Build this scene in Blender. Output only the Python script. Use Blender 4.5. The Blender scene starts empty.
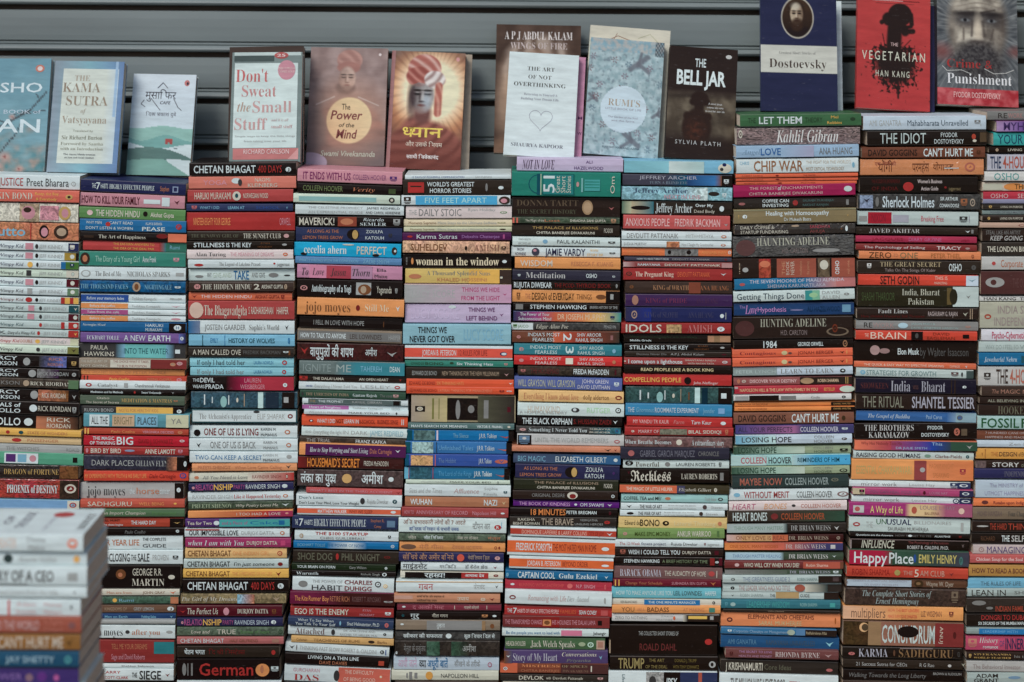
import bpy, math, random
from mathutils import Vector, Matrix
random.seed(7)
S = bpy.context.scene
COL = S.collection
K = 0.00185          # metres per photo pixel on the plane of the spines
CAMD = 3.0           # camera to that plane
HX, HY = 512.0, 30.0 # where the optical axis meets the picture (lens shifted)
ROLL = math.radians(0.45)
RV = Vector((math.cos(ROLL), 0, math.sin(ROLL)))
UV = Vector((-math.sin(ROLL), 0, math.cos(ROLL)))

def P(px, py, d=0.0):
    s = (CAMD + d) / CAMD
    v = (RV * ((px - HX) * K) + UV * (-(py - HY) * K)) * s
    v.y = d
    return v

# ---------------------------------------------------------------- colours
PAL = dict(w=(205,218,222), c=(205,200,185), k=(32,28,26), n=(60,60,62), e=(130,130,130), E=(165,168,168),
  r=(190,50,48), R=(135,38,38), m=(90,28,40), o=(225,100,60), O=(240,150,85), x=(200,120,85), y=(240,180,80),
  b=(40,80,160), B=(38,45,90), z=(30,110,170), s=(120,180,210), t=(40,130,140), T=(30,80,90), g=(90,140,80),
  G=(45,70,50), j=(120,120,60), p=(210,140,155), f=(180,80,140), h=(190,35,80), v=(90,50,120), V=(60,30,70),
  l=(200,180,215), u=(125,75,45), d=(60,45,38), a=(175,150,125), i=(100,110,190), D=(200,160,90), q=(165,205,218))
CAST = (1.07, 1.12, 1.10)
gain = [1.0]
WARM = {'*342': (46,44,33), '*343': (46,50,38), '*347': (48,60,100), '*337': (46,48,92), '*336': (46,48,86), '*237': (38,46,96), '*375': (62,110,72), '*426': (66,42,88), '*17a': (26,108,160), '*16a': (26,98,155), '*222': (36,32,30), '*221': (34,29,26), '*222': (36,32,30), '*332': (50,43,38), '*322': (48,38,35), '*333': (52,47,44), '*443': (66,57,50), '*433': (66,52,47), '*211': (32,25,23), '*442': (64,58,42)}
def rgb(tok):
    if isinstance(tok, tuple): c = tok
    elif tok in WARM: c = WARM[tok]
    elif tok[0] == '*': c = tuple(int(h, 16) * 17 for h in tok[1:4])
    else: c = PAL[tok[0]]
    return c
def lin(c, boost=1.0):
    o = []; g = .3 * c[0] + .59 * c[1] + .11 * c[2]; c = tuple(g + (v - g) * .84 for v in c)
    for v, m, sb in zip(c, CAST, (.005, .008, .009)):
        v = v / 255.0
        l = v / 12.92 if v <= .04045 else ((v + .055) / 1.055) ** 2.4
        l = (l * m - sb) * boost
        o.append(max(0.004, min(0.84, l)))
    return (o[0], o[1], o[2], 1.0)
def C(tok):
    if tok == 'w' or tok == 'c': return lin(PAL[tok], 1.05)
    return lin(rgb(tok), gain[0])
NAMES = [('white',(205,215,218)),('white',(185,195,200)),('cream',(205,195,170)),('black',(34,30,28)),('black',(24,22,22)),('charcoal',(62,62,62)),
 ('charcoal',(48,50,52)),('grey',(130,130,130)),('light grey',(165,168,168)),('red',(190,50,48)),('dark red',(135,40,40)),('maroon',(90,28,40)),
 ('orange',(235,130,70)),('orange',(225,100,60)),('peach',(238,175,125)),('yellow',(240,180,80)),('blue',(40,90,165)),('navy',(40,48,95)),
 ('light blue',(125,180,212)),('teal',(40,130,140)),('dark teal',(32,80,90)),('green',(90,140,80)),('dark green',(45,68,48)),('olive',(120,120,60)),
 ('pink',(210,140,155)),('magenta',(185,60,120)),('purple',(95,55,120)),('dark purple',(70,34,84)),('lavender',(200,180,215)),('brown',(125,75,45)),
 ('dark brown',(62,46,38)),('tan',(175,150,120)),('periwinkle',(95,105,185)),('salmon',(205,110,90)),('gold',(200,160,90)),('pale blue',(165,205,215))]
def cname(tok):
    c = rgb(tok)
    return min(NAMES, key=lambda n: sum((a - b) ** 2 for a, b in zip(n[1], c)))[0]

# ---------------------------------------------------------------- materials
def nd(nt, t, **kw):
    n = nt.nodes.new(t)
    for k_, v in kw.items(): setattr(n, k_, v)
    return n
def printed(name, rough=.42, wrap=False, mottle=False, ink=False, coat=.02, bumps=.16):
    m = bpy.data.materials.new(name); m.use_nodes = True; nt = m.node_tree; b = nt.nodes['Principled BSDF']; L = nt.links.new
    at = nd(nt, 'ShaderNodeAttribute', attribute_name='Col'); tc = nd(nt, 'ShaderNodeTexCoord'); oi = nd(nt, 'ShaderNodeObjectInfo')
    add = nd(nt, 'ShaderNodeVectorMath', operation='ADD'); L(tc.outputs['Object'], add.inputs[0])
    sc = nd(nt, 'ShaderNodeMath', operation='MULTIPLY'); L(oi.outputs['Random'], sc.inputs[0]); sc.inputs[1].default_value = 50
    L(sc.outputs[0], add.inputs[1])
    n1 = nd(nt, 'ShaderNodeTexNoise'); n1.inputs['Scale'].default_value = 55; n1.inputs['Detail'].default_value = 6; n1.inputs['Roughness'].default_value = .65
    mp = nd(nt, 'ShaderNodeMapping'); mp.inputs['Scale'].default_value = (.35, 1, 1.6); L(add.outputs[0], mp.inputs[0]); L(mp.outputs[0], n1.inputs['Vector'])
    hs = nd(nt, 'ShaderNodeHueSaturation'); L(at.outputs['Color'], hs.inputs['Color'])
    mr = nd(nt, 'ShaderNodeMapRange'); L(n1.outputs[0], mr.inputs[0]); mr.inputs[1].default_value = .3; mr.inputs[2].default_value = .7
    mr.inputs[3].default_value = .86; mr.inputs[4].default_value = 1.12; L(mr.outputs[0], hs.inputs['Value'])
    out = hs.outputs[0]
    if mottle:
        n2 = nd(nt, 'ShaderNodeTexNoise'); n2.inputs['Scale'].default_value = 130 if wrap else 110; n2.inputs['Detail'].default_value = 5; n2.inputs['Distortion'].default_value = 3.5 if wrap else 1.5
        L(mp.outputs[0] if wrap else add.outputs[0], n2.inputs['Vector'])
        r2 = nd(nt, 'ShaderNodeMapRange'); L(n2.outputs[0], r2.inputs[0]); r2.inputs[1].default_value = .34; r2.inputs[2].default_value = .68; r2.inputs[3].default_value = .1 if wrap else .55; r2.inputs[4].default_value = 3.2 if wrap else 1.55  # with wrap, streaks of plastic reflection are painted into the base colour
        h2 = nd(nt, 'ShaderNodeHueSaturation'); L(out, h2.inputs['Color']); L(r2.outputs[0], h2.inputs['Value'])
        n3 = nd(nt, 'ShaderNodeTexNoise'); n3.inputs['Scale'].default_value = 40; L(add.outputs[0], n3.inputs['Vector'])
        r3 = nd(nt, 'ShaderNodeMapRange'); L(n3.outputs[0], r3.inputs[0]); r3.inputs[3].default_value = .475; r3.inputs[4].default_value = .525; L(r3.outputs[0], h2.inputs['Hue'])
        out = h2.outputs[0]
    # scuffs: pale rubbed specks of the card under the ink
    n4 = nd(nt, 'ShaderNodeTexNoise'); n4.inputs['Scale'].default_value = 260; n4.inputs['Detail'].default_value = 3; L(mp.outputs[0], n4.inputs['Vector'])
    r4 = nd(nt, 'ShaderNodeMapRange'); L(n4.outputs[0], r4.inputs[0]); r4.inputs[1].default_value = .66; r4.inputs[2].default_value = .78; r4.inputs[3].default_value = 0; r4.inputs[4].default_value = .13
    mx = nd(nt, 'ShaderNodeMix', data_type='RGBA'); L(r4.outputs[0], mx.inputs[0]); L(out, mx.inputs[6]); mx.inputs[7].default_value = (.42, .41, .40, 1)
    L(mx.outputs[2], b.inputs['Base Color'])
    r5 = nd(nt, 'ShaderNodeMapRange'); L(n1.outputs[0], r5.inputs[0]); r5.inputs[3].default_value = rough - .12; r5.inputs[4].default_value = rough + .14; L(r5.outputs[0], b.inputs['Roughness'])
    b.inputs['Specular IOR Level'].default_value = .16; b.inputs['Coat Weight'].default_value = coat; b.inputs['Coat Roughness'].default_value = .25
    bm = nd(nt, 'ShaderNodeBump'); bm.inputs['Strength'].default_value = bumps; bm.inputs['Distance'].default_value = .0008
    if wrap:
        w = nd(nt, 'ShaderNodeTexNoise'); w.inputs['Scale'].default_value = 38; w.inputs['Detail'].default_value = 4; w.inputs['Distortion'].default_value = 2.2; L(add.outputs[0], w.inputs['Vector'])
        L(w.outputs[0], bm.inputs['Height']); bm.inputs['Strength'].default_value = .9; bm.inputs['Distance'].default_value = .004
        b.inputs['Coat Weight'].default_value = 1; b.inputs['Coat Roughness'].default_value = .08
        L(bm.outputs[0], b.inputs['Coat Normal'])
    else:
        L(n1.outputs[0], bm.inputs['Height']); L(bm.outputs[0], b.inputs['Normal'])
    return m
def plain(name, col, rough=.6, noise=.15, scale=30, bump=.0, metal=0, stretch=(1,1,1)):
    m = bpy.data.materials.new(name); m.use_nodes = True; nt = m.node_tree; b = nt.nodes['Principled BSDF']; L = nt.links.new
    tc = nd(nt, 'ShaderNodeTexCoord'); mp = nd(nt, 'ShaderNodeMapping'); mp.inputs['Scale'].default_value = stretch; L(tc.outputs['Object'], mp.inputs[0])
    n1 = nd(nt, 'ShaderNodeTexNoise'); n1.inputs['Scale'].default_value = scale; n1.inputs['Detail'].default_value = 7; L(mp.outputs[0], n1.inputs['Vector'])
    mr = nd(nt, 'ShaderNodeMapRange'); L(n1.outputs[0], mr.inputs[0]); mr.inputs[1].default_value = .3; mr.inputs[2].default_value = .7; mr.inputs[3].default_value = 1 - noise; mr.inputs[4].default_value = 1 + noise
    hs = nd(nt, 'ShaderNodeHueSaturation'); hs.inputs['Color'].default_value = (*col, 1); L(mr.outputs[0], hs.inputs['Value']); L(hs.outputs[0], b.inputs['Base Color'])
    b.inputs['Roughness'].default_value = rough; b.inputs['Metallic'].default_value = metal
    if bump:
        bm = nd(nt, 'ShaderNodeBump'); bm.inputs['Distance'].default_value = bump; bm.inputs['Strength'].default_value = .6; L(n1.outputs[0], bm.inputs['Height']); L(bm.outputs[0], b.inputs['Normal'])
    return m
M_CARD = printed('printed_card'); M_PIC = printed('printed_picture', mottle=True); M_WRAP = printed('shrink_wrapped_card', wrap=True)
M_INK = printed('printing_ink', rough=.5, coat=.02); M_WPIC = printed('wrapped_picture_painted_glare', wrap=True, mottle=True)
M_GLOSS = printed('laminated_cover', rough=.36, coat=.08, bumps=.05)
M_PAGE = plain('page_edges', (.62, .53, .43), .85, .22, 90, .0006, stretch=(.6, .6, 14))
MATS = [M_CARD, M_PIC, M_WRAP, M_INK, M_WPIC, M_GLOSS, M_PAGE]

# ---------------------------------------------------------------- glyphs
_gc = {}
def _raw(body, bold):
    c = bpy.data.curves.new('glyph', 'FONT'); c.body = body; c.resolution_u = 2
    if bold == 1: c.offset = .012
    if bold == 2: c.offset = .03
    if bold == -1: c.offset = -.010
    o = bpy.data.objects.new('glyph', c); COL.objects.link(o)
    dg = bpy.context.evaluated_depsgraph_get(); ev = o.evaluated_get(dg); me = ev.to_mesh()
    vs = [(v.co.x, v.co.y) for v in me.vertices]; fs = [tuple(p.vertices) for p in me.polygons]
    ev.to_mesh_clear(); bpy.data.objects.remove(o); bpy.data.curves.remove(c)
    return vs, fs
def glyph(ch, bold):
    k_ = (ch, bold)
    if k_ not in _gc:
        vs, fs = _raw(ch, bold) if ch != ' ' else ([], [])
        pair, _ = _raw(ch + 'I', False); one, _ = _raw('I', False)
        _gc[k_] = (vs, fs, max(x for x, y in pair) - max(x for x, y in one))
    return _gc[k_]
def style(s, st):
    if 's' in st or 'f' in st:
        o = ''
        for ch in s:
            n = ord(ch)
            if 'f' in st: U, Lc, Dg = 0x1D56C, 0x1D586, None
            elif 'i' in st: U, Lc, Dg = 0x1D468, 0x1D482, 0x1D7CE
            else: U, Lc, Dg = 0x1D400, 0x1D41A, 0x1D7CE
            if 65 <= n <= 90: o += chr(U + n - 65)
            elif 97 <= n <= 122: o += chr(Lc + n - 97)
            elif 48 <= n <= 57 and Dg: o += chr(Dg + n - 48)
            else: o += ch
        return o
    return s
def layout(s, st):
    """glyphs of a string as one flat 2D mesh"""
    bold = 2 if 'B' in st else 1 if ('b' in st and 's' not in st) else (-1 if 's' in st and 'b' not in st else 0)
    s = style(s, st); out_v, out_f = [], []; x = 0.0
    chars = list(s); i = 1
    while i < len(chars):                       # the short-i sign is drawn before its consonant
        if chars[i] == '\u093f':
            j = i - 1
            while j >= 2 and chars[j - 1] == '\u094d': j -= 2
            while j > 0 and chars[j] in '\u093c': j -= 1
            chars.insert(j, chars.pop(i))
        i += 1
    i = 0
    while i < len(chars):
        ch = chars[i]
        vs, fs, adv = glyph(ch, bold)
        half = i + 1 < len(chars) and chars[i + 1] == '\u094d'
        if vs:
            b0 = len(out_v); k_ = .78 if half else 1.0
            out_v += [(x + vx * k_, vy) for vx, vy in vs]; out_f += [tuple(b0 + q for q in f) for f in fs]
        if half: x += adv * .78 - .17; i += 2
        else: x += adv + (.22 if 'w' in st else 0); i += 1
    if 'i' in st and 's' not in st: out_v = [(vx + vy * .2, vy) for vx, vy in out_v]
    return out_v, out_f

class MB:
    def __init__(s): s.v, s.f, s.c, s.m = [], [], [], []
    def add(s, vs, fs, cols, mat=0):
        b = len(s.v); s.v += vs; s.f += [tuple(b + q for q in f) for f in fs]
        s.c += cols if isinstance(cols, list) else [cols] * len(vs); s.m += [mat] * len(fs)
    def box(s, x0, x1, y0, y1, z0, z1, col, mat=0, skip=()):
        vs = [(x, y, z) for x in (x0, x1) for y in (y0, y1) for z in (z0, z1)]
        fs = dict(l=(0,1,3,2), r=(4,6,7,5), f=(0,4,5,1), k=(2,3,7,6), b=(0,2,6,4), t=(1,5,7,3))
        s.add(vs, [f for n, f in fs.items() if n not in skip], col, mat)
    def rect(s, x0, x1, z0, z1, y, col, mat=3, col2=None):
        c = [col, col, col2 or col, col2 or col]
        s.add([(x0, y, z0), (x0, y, z1), (x1, y, z1), (x1, y, z0)], [(0, 3, 2, 1)], c, mat)
    def ell(s, x0, x1, z0, z1, y, col, mat=3, n=18):
        cx, cz, rx, rz = (x0 + x1) / 2, (z0 + z1) / 2, abs(x1 - x0) / 2, abs(z1 - z0) / 2
        s.add([(cx + rx * math.cos(a), y, cz + rz * math.sin(a)) for a in [6.28319 * q / n for q in range(n)]], [tuple(range(n))], col, mat)
    def poly(s, pts, y, col, mat=3):
        s.add([(a, y, b) for a, b in pts], [tuple(range(len(pts)))], col, mat)
    def text(s, txt, st, x0, x1, zc, h, y, col, rot=False, ztop=None, zbot=None):
        vs, fs = layout(txt, st)
        if not vs: return
        ax, bx = min(v[0] for v in vs), max(v[0] for v in vs)
        ay, by = 0.0, .69
        if 's' in st: by = .68
        if rot:     # reads downwards along the thickness: box x0..x1 is the cap height
            w = ztop - zbot; sx = w / (bx - ax); sy = (x1 - x0) / by
            pts = [(x1 - vy * sy, y, zbot + (vx - ax) * sx) if 'u' in st else (x0 + vy * sy, y, ztop - (vx - ax) * sx) for vx, vy in vs]
        else:
            sx = (x1 - x0) / (bx - ax); sy = h / by
            pts = [(x0 + (vx - ax) * sx, y, zc - h / 2 + vy * sy) for vx, vy in vs]
        s.add(pts, fs, col, 3)
    def build(s, name, parent=None, mats=None):
        me = bpy.data.meshes.new(name); me.from_pydata(s.v, [], s.f)
        if mats is None:
            used = sorted(set(s.m)) or [0]
            for u in used: me.materials.append(MATS[u])
            idx = {u: i for i, u in enumerate(used)}
            me.polygons.foreach_set('material_index', [idx[q] for q in s.m])
        else:
            for m in mats: me.materials.append(m)
            me.polygons.foreach_set('material_index', s.m)
        if s.c:
            at = me.color_attributes.new('Col', 'FLOAT_COLOR', 'POINT')
            at.data.foreach_set('color', [q for c in s.c for q in c])
        me.update()
        o = bpy.data.objects.new(name, me); COL.objects.link(o)
        if parent: o.parent = parent
        return o
def xform(mb, M):
    mb.v = [tuple(M @ Vector(v)) for v in mb.v]
def merge(dst, src):
    b = len(dst.v); dst.v += src.v; dst.f += [tuple(b + q for q in f) for f in src.f]; dst.c += src.c; dst.m += src.m
def empty(name, M, label, cat, group=None, kind=None):
    o = bpy.data.objects.new(name, None); COL.objects.link(o); o.matrix_world = M; o.empty_display_size = .05
    o['label'] = label; o['category'] = cat
    if group: o['group'] = group
    if kind: o['kind'] = kind
    return o
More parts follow.
